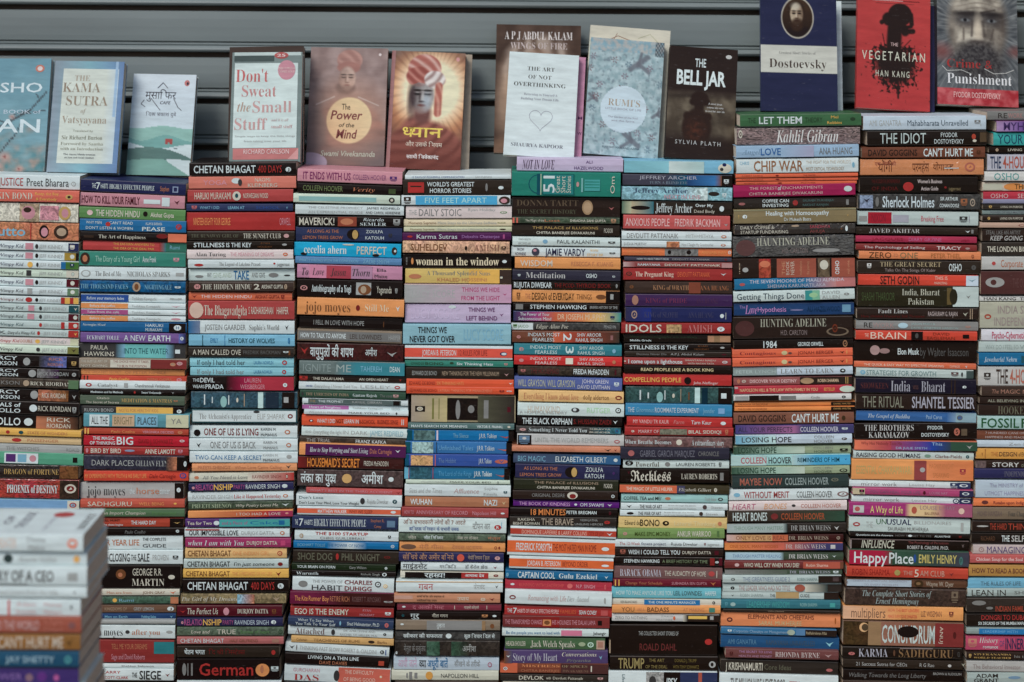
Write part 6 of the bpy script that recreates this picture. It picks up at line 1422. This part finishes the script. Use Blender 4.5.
thing_mesh('added_shade_pier', [(1.2, 1.62, -.5, .10, GZ, 2.6)], M_WALL, 'unseen pier added to shade the right end of the stacks', 'pier')  # pier out of view, added to block sky light from the right
thing_mesh('display_platform', [(-1.55, 1.195, -.95, .19, TABLE_Z - .04, TABLE_Z), (-1.5, -1.42, -.9, -.82, GZ, TABLE_Z - .04), (1.08, 1.16, -.9, -.82, GZ, TABLE_Z - .04), (-1.5, -1.42, .08, .16, GZ, TABLE_Z - .04), (1.08, 1.16, .08, .16, GZ, TABLE_Z - .04)], M_WOOD, 'low plank platform the book stacks stand on', 'platform')
thing_mesh('pavement', [(-60, 60, -4.5, .5, GZ - .3, GZ)], M_PAVE, kind='structure')
thing_mesh('ground', [(-400, 400, -400, 400, GZ - .5, GZ - .14)], M_ROAD, kind='structure')

# ---------------------------------------------------------------- printing on the top cover of the near stack
near = [o for o in COL.objects if o.get('group') == 'books in the blurred near stack' and 'topmost' in o.get('label', '')]
if near:
    r_ = near[0]; cv = [c for c in r_.children if c.name.startswith('cover')][0]
    L_ = max(v.co.x for v in cv.data.vertices); T_ = max(v.co.z for v in cv.data.vertices)
    mb = MB()
    def toptext(s, st, x, y0, y1, h, col):    # reads front to back along the depth
        t_ = MB(); t_.text(s, st, 0, y1 - y0, 0, h, 0, C(col)); 
        t_.v = [(x - vz, y0 + vx, T_ + .0002) for vx, _, vz in t_.v]; merge(mb, t_)
    toptext('MONEY', 'sb', L_ - .012, .025, .105, .012, '*444')
    toptext('THE BOOK', 'b', L_ - .105, .03, .11, .014, '*667')
    toptext('OF', 'b', L_ - .13, .05, .09, .012, '*667')
    toptext('THE SMALL', '', L_ - .065, .02, .09, .006, '*99a')
    n = 20; mb.add([(L_ - .055 + .016 * math.cos(6.2832 * q / n), .098 + .013 * math.sin(6.2832 * q / n), T_ + .0003) for q in range(n)], [tuple(range(n))], C('*b44'), 3)
    mb.build('front_lettering', cv)

# ---------------------------------------------------------------- light, camera
w = bpy.data.worlds.new('World'); S.world = w; w.use_nodes = True; nt = w.node_tree
sk = nt.nodes.new('ShaderNodeTexSky'); sk.sky_type = 'NISHITA'; sk.sun_disc = False
EL, AZ = math.radians(SUN_EL), math.radians(SUN_AZ)     # azimuth measured from -Y (street side), + towards +X
sk.sun_elevation = EL; sk.sun_rotation = math.pi - AZ; sk.air_density = 1.0; sk.dust_density = 2.0
bg = nt.nodes['Background']; nt.links.new(sk.outputs[0], bg.inputs[0]); bg.inputs[1].default_value = SKY_S
sd = bpy.data.lights.new('sun', 'SUN'); sd.energy = SUN_S; sd.angle = math.radians(SUN_A); sd.color = (1, .96, .9)
so = bpy.data.objects.new('sun', sd); COL.objects.link(so)
dirv = Vector((math.sin(AZ) * math.cos(EL), -math.cos(AZ) * math.cos(EL), math.sin(EL)))   # towards the sun
so.rotation_euler = dirv.to_track_quat('Z', 'Y').to_euler(); so.location = dirv * 5
cd = bpy.data.cameras.new('camera'); cam = bpy.data.objects.new('camera', cd); COL.objects.link(cam)
cd.sensor_width = 36; cd.lens = 36 * CAMD / (1024 * K); cd.shift_y = -(341 - HY) / 1024.0; cd.shift_x = 0
cam.location = (0, -CAMD, 0); cam.rotation_euler = (math.pi / 2, 0, 0)
cam.matrix_world = Matrix.Translation((0, -CAMD, 0)) @ Matrix(((RV.x, UV.x, 0), (0, 0, -1), (RV.z, UV.z, 0))).to_4x4()
cd.dof.use_dof = True; cd.dof.focus_distance = CAMD; cd.dof.aperture_fstop = 1.7
cd.clip_end = 1500; S.camera = cam
S.view_settings.view_transform = 'Standard'; S.view_settings.look = 'None'; S.view_settings.gamma = 1; S.view_settings.exposure = EXPO
S.render.film_transparent = False
S.cycles.pixel_filter_type = 'BLACKMAN_HARRIS'; S.cycles.filter_width = 1.5
S.cycles.max_bounces = 6; S.cycles.diffuse_bounces = 3
